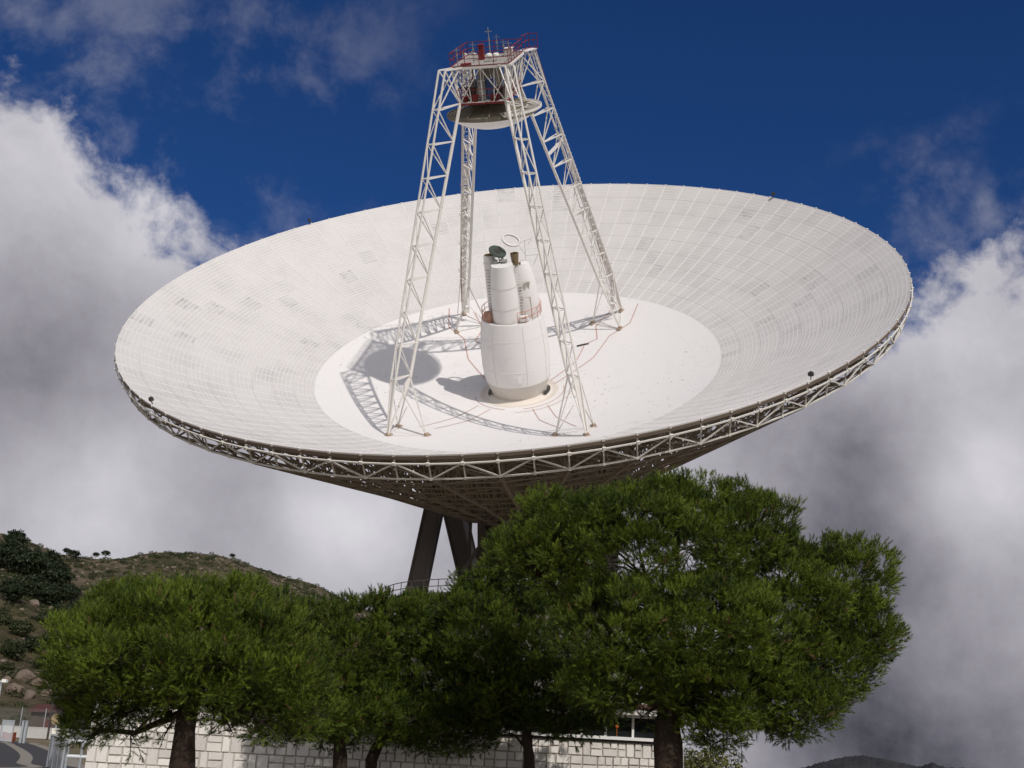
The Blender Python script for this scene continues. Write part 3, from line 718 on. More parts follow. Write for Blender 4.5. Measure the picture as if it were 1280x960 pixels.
for x, y, z, d, m in ((-1.2, -2.2, 28.65, (.8, .6, 1.1), DARK), (-.2, -2.4, 28.9, (.6, .6, 1.5), GREY), (.55, -2.1, 28.95, (.75, .6, 1.6), BLUE), (1.35, -2.3, 28.6, (.6, .7, .9), DARK), (-1.5, .5, 28.7, (.5, 1.2, 1.2), GREY), (1.5, 1.0, 28.8, (.6, 1.4, 1.4), DARK), (-.75, -2.9, 28.35, (.5, .3, .5), RED), (.95, -2.95, 28.35, (.7, .3, .45), RED), (-1.55, -2.95, 28.35, (.4, .3, .4), RED)):
    b = MB(); b.box((x, y, z), d); b.box((x, y, z + d[2] / 2 + .03), (d[0] * 1.08, d[1] * 1.08, .06)); b.box((x, y - d[1] / 2 - .02, z), (d[0] * .7, .03, d[2] * .7)); b.build('equipment_cabinet', m, cage)
for q in range(16):
    x = random.uniform(-1.8, 1.8); y = random.uniform(-3.0, 2.8); cb((x, y, 28.1), (x + random.uniform(-.5, .5), y + random.uniform(-.3, .3), 30.9), random.uniform(.025, .05), random.choice([GREY, DARK, LEGW]), 'conduit')
sb = MB()
sb.lathe([(3.88, 26.50), (3.5, 26.30), (3.0, 25.98), (2.3, 25.68), (1.5, 25.44), (.8, 25.32), (.02, 25.28)], n=64)
sub = part(sb, 'subreflector', WHITE); auto_smooth(sub, 50)
sk_ = MB(); sk_.lathe([(3.88, 26.50), (3.98, 26.58), (3.96, 26.83), (3.5, 26.78), (2.9, 27.0), (1.9, 27.35), (1.4, 27.7), (1.35, 28.0)], n=40); auto_smooth(sk_.build('subreflector_back', SUBBACK, sub), 20)
for k in range(12):
    a = k * PI / 6 + .13; MB().rod(cyl(3.75, a, 26.88), cyl(1.5, a, 27.75), .06).build('stiffener', SUBBACK, sub)
cw = MB(); r0, r1 = 3.0, 4.25
cw.lathe([(r1, 26.82), (r1 + .06, 26.82), (r1 + .06, 27.02), (r1, 27.02), (r1, 26.82)], n=30, a0=-1.15, a1=1.25); cw.lathe([(r0, 26.9), (r0 + .06, 26.9), (r0 + .06, 27.0), (r0, 27.0), (r0, 26.9)], n=30, a0=-1.15, a1=1.25)
cat = cw.build('catwalk', LEGW, cage)
for k in range(26):
    a = -1.15 + 2.4 * k / 25; MB().rod(cyl(r0, a, 26.96), cyl(r1, a, 26.96), .045).build('slat', LEGW, cat)
for a in (-1.0, 0., 1.1): MB().rod(cyl(r1, a, 27.0), (2.0, 3.0 * math.sin(a), 28.05), .06).build('bracket', LEGW, cat)

# ---- feed cone
cb_ = MB(); cb_.lathe([(2.45, .0), (2.52, .30), (3.07, 1.75), (3.09, 1.82), (3.22, 3.3), (3.22, 4.9), (3.10, 6.3), (2.92, 7.6), (2.86, 7.9), (2.7, 7.9), (2.65, 7.78), (.02, 7.78)], n=64)
cone = part(cb_, 'feed_cone', mat('cone_paint', (.73, .71, .70), .5, .03, .5, stain=(.58, .54, .48), stain_amt=.3)); auto_smooth(cone, 30)
TWS = mat('stained_seam', (.5, .46, .40), .7, .1)
sk2 = MB(); sk2.lathe([(2.462, .0), (2.532, .30), (3.082, 1.74)], n=64); sk2.build('lower_skirt', mat('beige_skirt', (.56, .525, .48), .6, .06, .8), cone, True)
fl = MB(); fl.lathe([(2.4, .30), (2.95, .24), (3.2, .10), (3.75, .16), (3.85, .08)], n=48); auto_smooth(fl.build('base_collar', mat('collar_paint', (.66, .60, .54), .6, .1, 1), cone))
for a0, a1 in ((R(165), R(205)), (R(-25), R(18))):
    s_ = MB(); s_.lathe([(2.72, .50), (3.0, .26)], n=10, a0=a0, a1=a1); s_.build('vent_slot', DARK, cone)
for z, r in ((3.3, 3.226), (6.3, 3.105)):
    s_ = MB(); s_.lathe([(r - .01, z - .02), (r + .012, z - .015), (r + .012, z + .015), (r - .01, z + .02)], n=64); s_.build('seam_ring', cone.data.materials[0], cone, True)
for k, a in enumerate((R(-118), R(-62), R(-20), R(-160))):
    pts_ = [(r * math.cos(a), r * math.sin(a), z) for r, z in ((3.095, 1.85), (3.226, 3.3), (3.226, 4.9), (3.106, 6.3), (2.93, 7.6))]
    MB().path(pts_, [.014] * 5, 4).build('plate_seam', TWS, cone)
for a, z, w_, h_ in ((R(-75), 2.6, .42, .62), (R(-128), 5.6, .34, .34)):
    r = float(np.interp(z, [1.82, 3.3, 4.9, 6.3], [3.09, 3.22, 3.22, 3.10])); b = MB(); n0 = 6
    b.lathe([(r + .012, z - h_ / 2), (r + .04, z - h_ / 2), (r + .04, z + h_ / 2), (r + .012, z + h_ / 2)], n=n0, a0=a - w_ / 2 / r, a1=a + w_ / 2 / r); b.build('access_hatch', cone.data.materials[0], cone)
# towers on the cone
TW = cone.data.materials[0]
b = MB(); tA = (-.22, -1.25); b.lathe([(1.26, 7.78), (1.30, 8.8), (1.28, 10.2), (1.18, 11.6), (.99, 13.1), (.99, 13.2), (.02, 13.2)], tA, 40); A_ = auto_smooth(b.build('feed_tower', TW, cone), 30)
for z, r in ((9.2, 1.305), (11.2, 1.225), (7.95, 1.28)):
    s_ = MB(); s_.lathe([(r, z - .015), (r + .02, z), (r, z + .015)], tA, 40); s_.build('seam_ring', mat('stained_seam', (.5, .46, .40), .7, .1), A_)
for k in range(18):
    z = 7.9 + k * .29; x = tA[0] + .62 + .70 * np.interp(z, [8, 10.2, 13.1], [1., .98, .72]); MB().rod((x, tA[1] - .1, z), (x + .36, tA[1] + .10, z), .022).build('ladder_rung', TW, A_)
for dx in (0, .36): MB().path([(tA[0] + .62 + .70 * np.interp(z, [8, 10.2, 13.1], [1., .98, .72]) + dx, tA[1] - .1 + dx * .55, z) for z in (7.8, 9, 10.2, 11.6, 13.2)], [.028] * 5, 5).build('ladder_rail', TW, A_)
b = MB(); tB = (-1.62, .1); b.lathe([(.56, 7.78), (.56, 12.9), (.60, 12.95), (.60, 13.05), (.55, 13.05), (.55, 13.75), (.48, 13.75), (.48, 13.3), (.02, 13.3)], tB, 28); B_ = auto_smooth(b.build('horn_tower', TW, cone), 30)
s_ = MB(); s_.lathe([(.47, 13.755), (.47, 13.32), (.02, 13.32)], tB, 24); s_.build('horn_mouth', BROWN, B_)
for k in range(16): MB().rod((tB[0] - .34, tB[1] - .52, 8.1 + k * .29), (tB[0] + .02, tB[1] - .62, 8.1 + k * .29), .025).build('ladder_rung', GREY, B_)
b = MB(); tC = (1.35, .15); b.lathe([(1.36, 7.78), (1.34, 9.0), (1.24, 10.2), (1.06, 11.4), (.82, 12.4), (.55, 12.95), (.3, 13.05), (.02, 13.05)], tC, 40); C_ = auto_smooth(b.build('horn_tower', TW, cone), 30)
# door on the tower that carries the brown horn
an = R(-75)
def on_c(t_, z, off=0.):
    r = np.interp(z, [7.78, 9, 10.2, 11.4, 12.4], [1.36, 1.34, 1.24, 1.06, .82]) + off; return (tC[0] + r * math.cos(an + t_), tC[1] + r * math.sin(an + t_), z)
dr = MB(); dr.add([on_c(-.30, 8.1, .03), on_c(.30, 8.1, .03), on_c(.30, 9.9, .03), on_c(-.30, 9.9, .03)], [(0, 1, 2, 3)]); door = dr.build('door', mat('door_paint', (.64, .59, .53), .6, .05), C_)
for p, q in (((-.32, 8.1), (-.32, 9.95)), ((.32, 8.1), (.32, 9.95)), ((-.32, 9.95), (.32, 9.95))): MB().rod(on_c(p[0], p[1], .04), on_c(q[0], q[1], .04), .035).build('door_frame', mat('stained_seam', (.5, .46, .40)), C_)
for t_, z in ((-.35, 10.9), (.02, 11.2), (.3, 11.25)): 
    c = on_c(t_, z, .1); b = MB(); b.box(c, (.22, .14, .34)); b.rod(c, (c[0], c[1], c[2] - .5), .03); b.build('fixture', mat('stained_seam', (.5, .46, .40)), C_)
hb_ = MB(); hc = (.78, -.1); hb_.lathe([(.26, 12.8), (.30, 13.0), (.40, 13.9), (.34, 13.9), (.22, 13.2), (.02, 13.1)], hc, 24); hb_.box((hc[0] + .3, hc[1] - .2, 12.98), (.5, .3, .15)); auto_smooth(hb_.build('feed_horn', BROWN, cone))
# dark tilted mirror on brackets
mr = MB(); mr.lathe([(.02, .05), (.30, .05), (.34, .10), (.80, .12), (.84, .05), (.80, -.08), (.02, -.14)], n=32)
mo = auto_smooth(mr.build('tilted_mirror', GREEN, cone)); mo.location = (-.72, -.35, 14.15); mo.rotation_euler = (R(12), R(27), 0)
mh = MB(); mh.lathe([(.02, .13), (.33, .13)], n=24); mh.build('mirror_boss', DARK, mo)
for p, q in (((-1.1, -.7, 13.2), (-1.2, -.2, 14.3)), ((-.5, -.7, 13.2), (-.7, -.3, 14.0)), ((-.1, -.9, 13.2), (-.3, -.2, 13.8)), ((-.6, 0, 13.2), (-.2, -.5, 13.7))): MB().rod(p, q, .06).build('bracket', GREY, cone)
b = MB(); b.box((-.05, -.8, 13.42), (.5, .3, .2), .4); b.box((-.9, -.9, 13.4), (.4, .35, .3)); b.build('mirror_drive', GREY, cone)
# ring frame of the dichroic plate
tr_ = MB(); pts = [(.80 * math.cos(k * PI / 12), .62 * math.sin(k * PI / 12), 0) for k in range(25)]
for k in range(24):
    tr_.rod(pts[k], pts[k + 1], .10, n=6); tr_.box((pts[k][0], pts[k][1], 0), (.12, .12, .24), k * PI / 12)
ro_ = tr_.build('plate_ring', TW, cone); ro_.location = (.50, .3, 15.0); ro_.rotation_euler = (R(30), R(24), 0)
for p, q in (((1.1, .2, 14.7), (2.4, .4, 15.1)), ((2.4, .4, 15.1), (2.0, .4, 14.5)), ((1.7, .3, 13.1), (1.75, .3, 15.0)), ((1.75, .3, 13.5), (2.9, .3, 13.6)), ((2.9, .3, 13.6), (2.3, .3, 12.5)), ((1.1, .2, 14.7), (1.75, .3, 13.5))): MB().rod(p, q, .035).build('support_arm', TW, cone)
# faded railing on the cone's deck
def arc(a0, a1, r, n_): return [(r * math.cos(a0 + (a1 - a0) * k / n_), r * math.sin(a0 + (a1 - a0) * k / n_)) for k in range(n_ + 1)]
railing(arc(R(-68), R(75), 2.76, 9), 7.9, 1.1, PINK, cone, .9, .032, (1., .5)); railing(arc(R(150), R(232), 2.76, 5), 7.9, .95, PINK, cone, .9, .032, (1., .5))
b = MB(); b.lathe([(.02, 8.65), (.5, 8.6), (.62, 8.2), (.62, 7.8)], (-1.9, -1.1), 20); auto_smooth(b.build('winch_drum', mat('faded_orange_drum', (.42, .26, .20), .7, .15), cone))
b = MB(); b.box((1.5, -1.75, 8.05), (.9, .5, .2), .3); b.box((1.5, -1.75, 8.4), (.7, .4, .06), .3); b.build('bench_box', WHITE, cone)

# ---- details on the dish face
def on_dish(pts, w, name, m, lift=.03):
    b = MB()
    for i in range(len(pts) - 1):
        p, q = np.array(pts[i]), np.array(pts[i + 1]); n_ = max(1, int(np.linalg.norm(q - p) / .8)); t_ = (q - p) / np.linalg.norm(q - p); s_ = np.array([-t_[1], t_[0]]) * w / 2
        for k in range(n_):
            a, c = p + (q - p) * k / n_, p + (q - p) * (k + 1) / n_
            Z = lambda v: (v[0], v[1], pz(math.hypot(*v)) + lift)
            b.quad(Z(a - s_), Z(c - s_), Z(c + s_), Z(a + s_))
    return b.build(name, m, refl)
for s_ in (-1, 1):
    on_dish([(s_ * 2.6, 2.4), (s_ * 4.7, 6.2), (s_ * 5.2, 9.4), (s_ * 6.4, 10.2), (s_ * 6.0, 12.6), (s_ * 7.4, 15.2)], .10, 'walkway_line', LINE)
    on_dish([(s_ * 3.1, 1.6), (s_ * 6.4, 6.6), (s_ * 7.6, 10.4), (s_ * 9.6, 12.2), (s_ * 10.2, 15.4)], .10, 'walkway_line', LINE)
    on_dish([(s_ * 2.0, -4.2), (s_ * 3.2, -7.4), (s_ * 5.6, -10.6)], .07, 'walkway_line', LINE); on_dish([(s_ * 3.3, -3.4), (s_ * 4.6, -6.8), (s_ * 7.0, -10.6)], .07, 'walkway_line', LINE)
    on_dish([(s_ * 4.4, 9.2), (s_ * 5.6, 9.5)], .32, 'hatch', DARK)
on_dish(arc(R(200), R(262), 4.3, 12), .07, 'walkway_line', LINE); on_dish(arc(R(285), R(375), 4.3, 16), .07, 'walkway_line', LINE); on_dish(arc(R(276), R(380), 5.1, 16), .06, 'walkway_line', LINE)
for a, s_ in ((R(230.5), 1), (R(317.5), 1.), (R(46), 1), (R(141), 1)):
    c = cyl(RIM - .1, a, pz(RIM)); b = MB(); b.rod(c, c + [0, 0, .35], .04); b.box(c + [0, 0, .45], (.30, .28, .24), a); b.box(c + [0, 0, .60], (.16, .16, .08), a); part(b, 'warning_lamp', DARK)

# ---- mount: elevation bearings, alidade A-frames, deck, pedestal
HX = np.array([DM[0][0], DM[1][0], 0.]); HX /= np.linalg.norm(HX); HF = np.array([HX[1], -HX[0], 0.])
HF = HF if HF[1] < 0 else -HF
def wp(side, fwd_, z): return HX * side + HF * fwd_ + np.array([0, 0, z])     # relative to BASE
def tbox(mb, p, q, w, d, side=HX):
    """box girder from p to q, width w along the side axis and depth d"""
    p, q = np.array(p), np.array(q); t_ = unit(q - p); n_ = unit(np.cross(t_, side)); vs = []
    for c in (p, q):
        for a, b in ((-1, -1), (1, -1), (1, 1), (-1, 1)): vs.append(c + side * a * w / 2 + n_ * b * d / 2)
    return mb.add(vs, [(0, 1, 2, 3), (7, 6, 5, 4), (0, 4, 5, 1), (1, 5, 6, 2), (2, 6, 7, 3), (3, 7, 4, 0)])
ALID = mat('alidade_shaded', (.19, .165, .15), .7, .12, .6, stain=(.10, .08, .07), stain_amt=.5)  # white paint darkened to carry the dish's shade on the mount
ZA = AXC[2] - 1.0; DK = 14.0
for s_ in (-1, 1):
    b = MB(); tbox(b, wp(s_ * 8.7, .7, ZA), wp(s_ * 8.75, 6.4, DK - .5), 1.5, 1.25); fr = b.build('alidade_leg', ALID, tel)
    b = MB(); tbox(b, wp(s_ * 8.2, -1.2, ZA), wp(s_ * 6.2, -10.5, DK - .5), 1.7, 2.0); fr2 = b.build('alidade_leg', ALID, tel)
    
    for p_, q_, w_, d_ in ((wp(s_ * 8.7, .7, ZA), wp(s_ * 8.75, 6.4, DK - .5), 1.5, 1.25), (wp(s_ * 8.2, -1.2, ZA), wp(s_ * 6.2, -10.5, DK - .5), 1.7, 2.0)):
        n_ = unit(np.cross(unit(q_ - p_), HX))
        for a_ in (-1, 1):
            for c_ in (-1, 1):
                o_f = HX * a_ * (w_ / 2) + n_ * c_ * (d_ / 2); MB().rod(p_ + o_f, q_ + o_f, .13).build('flange', ALID, fr if w_ < 1.6 else fr2)
    for f0, f1, zz in ((7.4, -9.6, 14.8),): MB().rod(wp(s_ * 9, f0, zz), wp(s_ * 9, f1, zz), .45).build('cross_girder', BACK, tel)
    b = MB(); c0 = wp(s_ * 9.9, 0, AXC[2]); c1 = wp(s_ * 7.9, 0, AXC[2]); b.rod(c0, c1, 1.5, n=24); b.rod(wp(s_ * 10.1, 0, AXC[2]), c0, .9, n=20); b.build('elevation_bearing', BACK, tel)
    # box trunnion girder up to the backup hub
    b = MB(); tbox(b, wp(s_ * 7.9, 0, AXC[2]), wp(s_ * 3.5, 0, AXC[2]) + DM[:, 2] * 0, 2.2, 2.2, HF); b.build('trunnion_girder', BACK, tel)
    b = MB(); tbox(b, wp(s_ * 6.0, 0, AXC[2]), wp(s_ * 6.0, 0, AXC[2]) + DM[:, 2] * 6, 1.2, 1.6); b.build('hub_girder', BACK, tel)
for f0 in (-8.6,):
    for x0, z0, x1, z1 in ((-8, 15.2, 8, 15.2), (-8, 15.2, 0, 19.5), (8, 15.2, 0, 19.5)): MB().rod(wp(x0, f0, z0), wp(x1, f0 * (1 if z1 < 20 else .5), z1), .4).build('cross_girder', BACK, tel)
b = MB(); tbox(b, wp(-4.2, -.5, 20.8), wp(4.6, -.5, 20.8), 4.6, 4.4, HF); b.build('counterweight', ALID, tel)
for x0 in (-5.2, -1.8, 1.8, 5.2):
    for f0 in (-2.6, 2.0): MB().rod(wp(x0, f0 * .6, 26.0), wp(x0 + .3, f0, 17.8), .22).build('hanger', ALID, tel)
for x0, x1 in ((-5.4, -1.), (-1., 3.4), (3.4, 6.8)):
    MB().rod(wp(x0, 2.2, 24.5), wp(x1, 2.2, 17.2), .2).build('hanger', ALID, tel); MB().rod(wp(x1, 2.25, 24.5), wp(x0, 2.25, 17.2), .2).build('hanger', ALID, tel)
b = MB()                                        # toothed elevation wheel and counterweight behind the dish
for k in range(17):
    a0, a1 = R(-160 + 10 * k), R(-150 + 10 * k); p = lambda a, r: wp(0, math.cos(a) * -r, AXC[2] + math.sin(a) * r) if False else wp(0, -math.cos(a) * r, AXC[2] + math.sin(a) * r)
    tbox(b, p(a0, 9.0), p(a1, 9.0), 1.6, 1.0)
for a in (-150, -115, -80, -45, -15): a = R(a); b.rod(wp(0, 0, AXC[2]), wp(0, -math.cos(a) * 9, AXC[2] + math.sin(a) * 9), .35)
b.build('elevation_wheel', BACK, tel)
b = MB(); b.lathe([(.02, 12.6), (11.0, 12.6), (11.0, 0.), ], n=48); auto_smooth(b.build('pedestal', CONC, tel), 30)
b = MB(); b.lathe([(10.0, DK), (13.2, DK), (13.2, DK - .35), (11.4, DK - .9), (11.2, 12.61), (10.0, 12.61)], n=48); auto_smooth(b.build('azimuth_deck', BACK, tel), 30)
for q in range(1): pass
def rail3(pts, hgt, m, parent, r=.05):
    for i in range(len(pts) - 1):
        p, q = np.array(pts[i]), np.array(pts[i + 1])
        MB().rod(p, p + [0, 0, hgt], r).build('rail_post', m, parent)
        for lv in (.5, 1.): MB().rod(p + [0, 0, hgt * lv], q + [0, 0, hgt * lv], r * .9).build('rail', m, parent)
rail3([cyl(13.0, R(-200 + k * 7.5), DK) for k in range(30)], 1.15, BACK, tel)

# ================================================================== STONE BUILDING
WY = 29.4
def wall_pt(px, py): return at(px, py, WY)
XL = wall_pt(107, 945)[0]; XR = wall_pt(849, 945)[0]; ZS = wall_pt(790, 925.5)[2]; ZF = wall_pt(765, 893)[2]; ZT = ZF + .28; DEPTH = 9.0
bl = empty('stone_building', ((XL + XR) / 2, WY + DEPTH / 2, 0)); tag(bl, 'low flat roofed building faced with cream stone blocks behind the pines', 'building')
ox, oy = (XL + XR) / 2, WY + DEPTH / 2
def bpart(mb, name, m, smooth=False):
    mb.v = [(x - ox, y - oy, z) for x, y, z in mb.v]; return mb.build(name, m, bl, smooth)
XW = wall_pt(585, 905)[0]                        # windows start here
MORT = mat('grey_mortar', (.45, .42, .38), .95, .2, 6, bump=.4)
b = MB(); b.box(((XL + XR) / 2, WY + DEPTH / 2 + .02, ZS / 2), (XR - XL - .06, DEPTH - .04, ZS)); wall = bpart(b, 'wall', MORT)
b = MB(); b.box(((XL + XW) / 2, WY + DEPTH / 2 + .02, (ZS + ZF) / 2), (XW - XL - .06, DEPTH - .04, ZF - ZS)); bpart(b, 'wall', MORT)
b = MB(); b.box(((XW + XR) / 2, WY + DEPTH - .2, (ZS + ZF) / 2), (XR - XW, .3, ZF - ZS)); bpart(b, 'rear_wall', WHITE)
b = MB(); b.box(((XL + XR) / 2, WY + DEPTH / 2 - .1, ZF + .14), (XR - XL + .5, DEPTH + .6, .28)); roof = bpart(b, 'roof', mat('roof_white', (.62, .58, .54), .8, .1, 1.))
b = MB(); b.box(((XL + XR) / 2, WY - .415, ZF + .20), (XR - XL + .52, .03, .12)); bpart(b, 'fascia', mat('red_brown_fascia', (.13, .065, .055), .7, .15))
FR = mat('window_frame_paint', (.72, .71, .69), .5, .05)
b = MB(); b.box(((XW + XR) / 2, WY - .02, ZS + .03), (XR - XW + .05, .22, .075)); bpart(b, 'window_sill', FR)
b = MB(); b.box(((XW + XR) / 2, WY + .03, ZS - .03), (XR - XW, .10, .045)); bpart(b, 'sill_shadow_gap', DARK)
GLASS = bpy.data.materials.new('window_glass'); GLASS.use_nodes = True
_p = GLASS.node_tree.nodes['Principled BSDF']; _p.inputs['Base Color'].default_value = (.012, .015, .015, 1); _p.inputs['Roughness'].default_value = .06; _p.inputs['Specular IOR Level'].default_value = .35
mull = [wall_pt(x, 905)[0] for x in (597, 630, 663, 697, 727, 757.5, 791.5, 826)] + [XR - .05]
mull = [XW + .03] + mull[1:]
for i, x in enumerate(mull):
    b = MB(); b.box((x, WY + .06, (ZS + ZF) / 2 + .03), (.055, .09, ZF - ZS - .06)); bpart(b, 'mullion', FR)
    if i < len(mull) - 1:
        x2 = mull[i + 1]; b = MB(); b.box(((x + x2) / 2, WY + .08, (ZS + ZF) / 2 + .03), (x2 - x - .06, .012, ZF - ZS - .06)); bpart(b, 'pane', GLASS)
b = MB(); b.box(((XW + XR) / 2, WY + .06, ZF - .03), (XR - XW, .08, .05)); bpart(b, 'window_head', FR)
lm = bpy.data.materials.new('orange_reflection_glow'); lm.use_nodes = True; q_ = lm.node_tree.nodes['Principled BSDF']; q_.inputs['Base Color'].default_value = (.8, .2, .05, 1); q_.inputs['Emission Color'].default_value = (1, .25, .06, 1); q_.inputs['Emission Strength'].default_value = .35  # glowing bead stands in for an orange reflection in the window
lp = wall_pt(771.5, 908); b = MB(); b.lathe([(.005, -.035), (.035, -.02), (.042, .005), (.025, .03), (.005, .035)], (lp[0], WY + .04), 12); b.v = [(x, y, z + lp[2]) for x, y, z in b.v]; b.rod((lp[0], WY + .04, ZS + .06), (lp[0], WY + .04, lp[2] - .04), .004); auto_smooth(bpart(b, 'orange_reflection', lm))
STONE = mat('cream_stone', (.66, .625, .58), .9, .10, 4, bump=.5, bscale=22, stain=(.40, .35, .28), stain_amt=.6, obj_var=.15)
stones = []
def lay(x0, x1, z0, z1):
    z = z0
    while z < z1 - .05:
        hgt = min(random.uniform(.36, .42), z1 - z)
        if z1 - z - hgt < .1: hgt = z1 - z
        x = x0
        while x < x1 - .02:
            k = random.random(); w = random.uniform(.19, .38)
            if x1 - x - w < .12: w = x1 - x
            if k < .30: stones.append((x, z, min(w, .32) if x1 - x - .32 > .12 else w, hgt)); w = stones[-1][2]
            else:
                c = hgt * random.uniform(.42, .58); stones.append((x, z, w, c))
                if random.random() < .25 and w > .3: stones.append((x, z + c, w * .5, hgt - c)); stones.append((x + w * .5, z + c, w * .5, hgt - c))
                else: stones.append((x, z + c, w, hgt - c))
            x += w
        z += hgt
lay(XL, XR, 0.02, ZS - .06); lay(XL, XW, ZS - .06, ZF)
def stone_geo(x, z, w, hgt):
    g_ = .009; p = random.uniform(.016, .038); j = lambda: random.uniform(-.006, .006); x0, x1, z0, z1 = x + g_, x + w - g_, z + g_, z + hgt - g_; c = .012
    vs = [(x0 + j(), WY + .045, z0 + j()), (x1 + j(), WY + .045, z0 + j()), (x1 + j(), WY + .045, z1 + j()), (x0 + j(), WY + .045, z1 + j())]
    vs += [(vx + (c if i in (0, 3) else -c), WY + .02 - p + j(), vz + (c if i < 2 else -c)) for i, (vx, _, vz) in enumerate(vs[:4])]
    return vs, [(4, 5, 6, 7), (0, 1, 5, 4), (1, 2, 6, 5), (2, 3, 7, 6), (3, 0, 4, 7)]
vis = []
for s_ in stones:
    q = proj(np.array([[s_[0] + s_[2] / 2, WY, s_[1] + s_[3] / 2]]))[0]
    lit = 1.0 if q[1] < 966 else 0.
    if 300 < q[0] < 700: lit *= .55               # mostly hidden behind the foliage there
    if q[1] < 888: lit *= .2
    vis.append(s_[2] * s_[3] * lit)
order = np.argsort(vis)[::-1]; pick = set(order[:300].tolist()); restb = MB()
for i, s_ in enumerate(stones):
    vs, fs = stone_geo(*s_); vs = [(x - ox, y - oy, z) for x, y, z in vs]
    if i in pick: MB().add(vs, fs).build('stone', STONE, wall)
    else: restb.add(vs, fs)
restb.build('stones', STONE, wall)['kind'] = 'stuff'
b = MB(); b.rod((XR + .05, WY - .06, 0), (XR + .05, WY - .06, ZS + .0), .045, n=8); bpart(b, 'downpipe', FR)

# ================================================================== PINES
left_l = lobes_px([(235, 786, 122, 60, 0, 1.5), (152, 808, 78, 55, -.2, 1.2), (325, 808, 84, 62, .2, 1.3), (225, 830, 140, 52, -.5, 1.3), (375, 850, 42, 42, .2, .8), (105, 845, 42, 36, .1, .8), (115, 888, 28, 34, .3, .5),
                   (300, 752, 72, 34, .3, 1.0), (185, 757, 74, 34, .2, 1.0), (165, 872, 80, 32, .2, .9), (300, 872, 90, 36, .3, 1.0), (385, 885, 40, 36, .4, .8), (110, 905, 26, 34, .4, .4)], 18.)
tb0 = base_of(228, 950, 18.); j0 = at(236, 900, 18.); j1 = at(245, 850, 18.)
pine('bright green umbrella pine at the building\'s end by the metal railing', tb0, [tb0, at(226, 955, 18), j0, j1, at(240, 800, 18.1)], .17, left_l, tone=.05, dens=11, nl=.10, nw=.0085, clump_r=.22,
     twigs=[(at(205, 880, 18), at(140, 905, 17.8), 12), (at(215, 890, 18), at(165, 918, 17.7), 11), (at(250, 880, 18), at(330, 905, 17.7), 12), (at(235, 885, 18), at(205, 920, 17.6), 8), (at(260, 880, 18), at(290, 915, 17.8), 9), (at(180, 880, 18), at(120, 915, 18.), 9)])
m1 = lobes_px([(440, 800, 62, 58, 0, 1.4), (420, 850, 50, 42, .0, 1.1), (485, 770, 52, 34, .5, 1.0), (395, 790, 40, 46, .3, 1.), (410, 895, 62, 38, -.2, 1.1), (455, 893, 55, 42, .2, 1.1), (350, 900, 50, 30, .3, .9)], 26.)
b1 = base_of(426, 950, 26.)
pine('slim pine squeezed against the bright umbrella pine, straight trunk before the wall', b1, [b1, at(425, 945, 26.), at(428, 900, 26.), at(435, 850, 26.)], .15, m1, nl=.12, nw=.0115, dens=8., tone=-.10)
m2 = lobes_px([(515, 785, 50, 48, 0, 1.3), (500, 840, 55, 44, 0, 1.2), (545, 850, 60, 48, -.2, 1.2), (590, 880, 56, 40, 0, 1.), (520, 895, 70, 42, -.2, 1.2), (565, 912, 56, 32, .2, 1.)], 27.4)
b2 = base_of(462, 958, 27.4)
pine('dark pine with a slanting trunk below the steel walkway', b2, [b2, at(464, 950, 27.4), at(485, 912, 27.4), at(515, 850, 27.4)], .14, m2, nl=.12, nw=.0115, dens=8., tone=-.16)  # lowered tone puts the big pine's shade into the needle colour
m3 = lobes_px([(606, 790, 60, 60, 0, 1.5), (603, 748, 42, 42, .1, 1.1), (575, 795, 46, 52, .1, 1.1), (660, 715, 62, 52, .2, 1.4), (600, 830, 58, 56, 0, 1.4), (670, 800, 70, 70, -.2, 1.5), (690, 860, 62, 44, -.3, 1.2), (640, 870, 70, 44, .2, 1.2), (700, 890, 60, 34, .3, 1.0), (600, 885, 50, 34, .3, 1.), (740, 880, 46, 34, .2, 1.)], 26.6)
b3 = base_of(661, 955, 26.6)
pine('forked pine in deep shade before the dark windows', b3, [b3, at(661, 945, 26.6), at(660, 905, 26.6), at(650, 840, 26.6)], .13, m3, nl=.12, nw=.0115, dens=8.5, tone=-.18,  # tone lowered so the needle colour itself holds the shade
     twigs=[(at(657, 935, 26.6), at(628, 915, 26.4), 3), (at(720, 880, 26.3), at(745, 918, 26.1), 12), (at(700, 885, 26.3), at(715, 925, 26.1), 12), (at(740, 880, 26.3), at(770, 905, 26.1), 8)])
big = lobes_px([(800, 690, 120, 84, 0, 2.0), (710, 690, 66, 62, .3, 1.6), (900, 680, 92, 74, .2, 1.8), (970, 760, 78, 84, .2, 1.7), (1045, 745, 52, 62, .5, 1.3), (1075, 790, 40, 48, .5, 1.1), (880, 790, 110, 72, -.6, 1.8), (770, 790, 84, 70, -.5, 1.7),
                (760, 850, 62, 40, -.3, 1.2), (900, 865, 92, 52, -.3, 1.4), (790, 852, 62, 36, .2, 1.1), (830, 740, 120, 90, .3, 1.6), (1000, 850, 70, 50, .2, 1.3), (850, 630, 92, 34, .2, 1.4), (940, 650, 60, 36, .3, 1.2), (890, 905, 48, 20, -.2, .8), (990, 895, 42, 20, .2, .8), (1095, 800, 24, 26, .5, .7), (1036, 828, 60, 52, .4, 1.2), (982, 880, 66, 42, .2, 1.1), (1060, 715, 52, 52, .5, 1.1), (985, 715, 40, 46, .4, 1.0), (700, 652, 62, 46, .3, 1.2), (655, 690, 46, 42, .5, 1.1)], 21.)
b4 = base_of(834, 955, 21.)
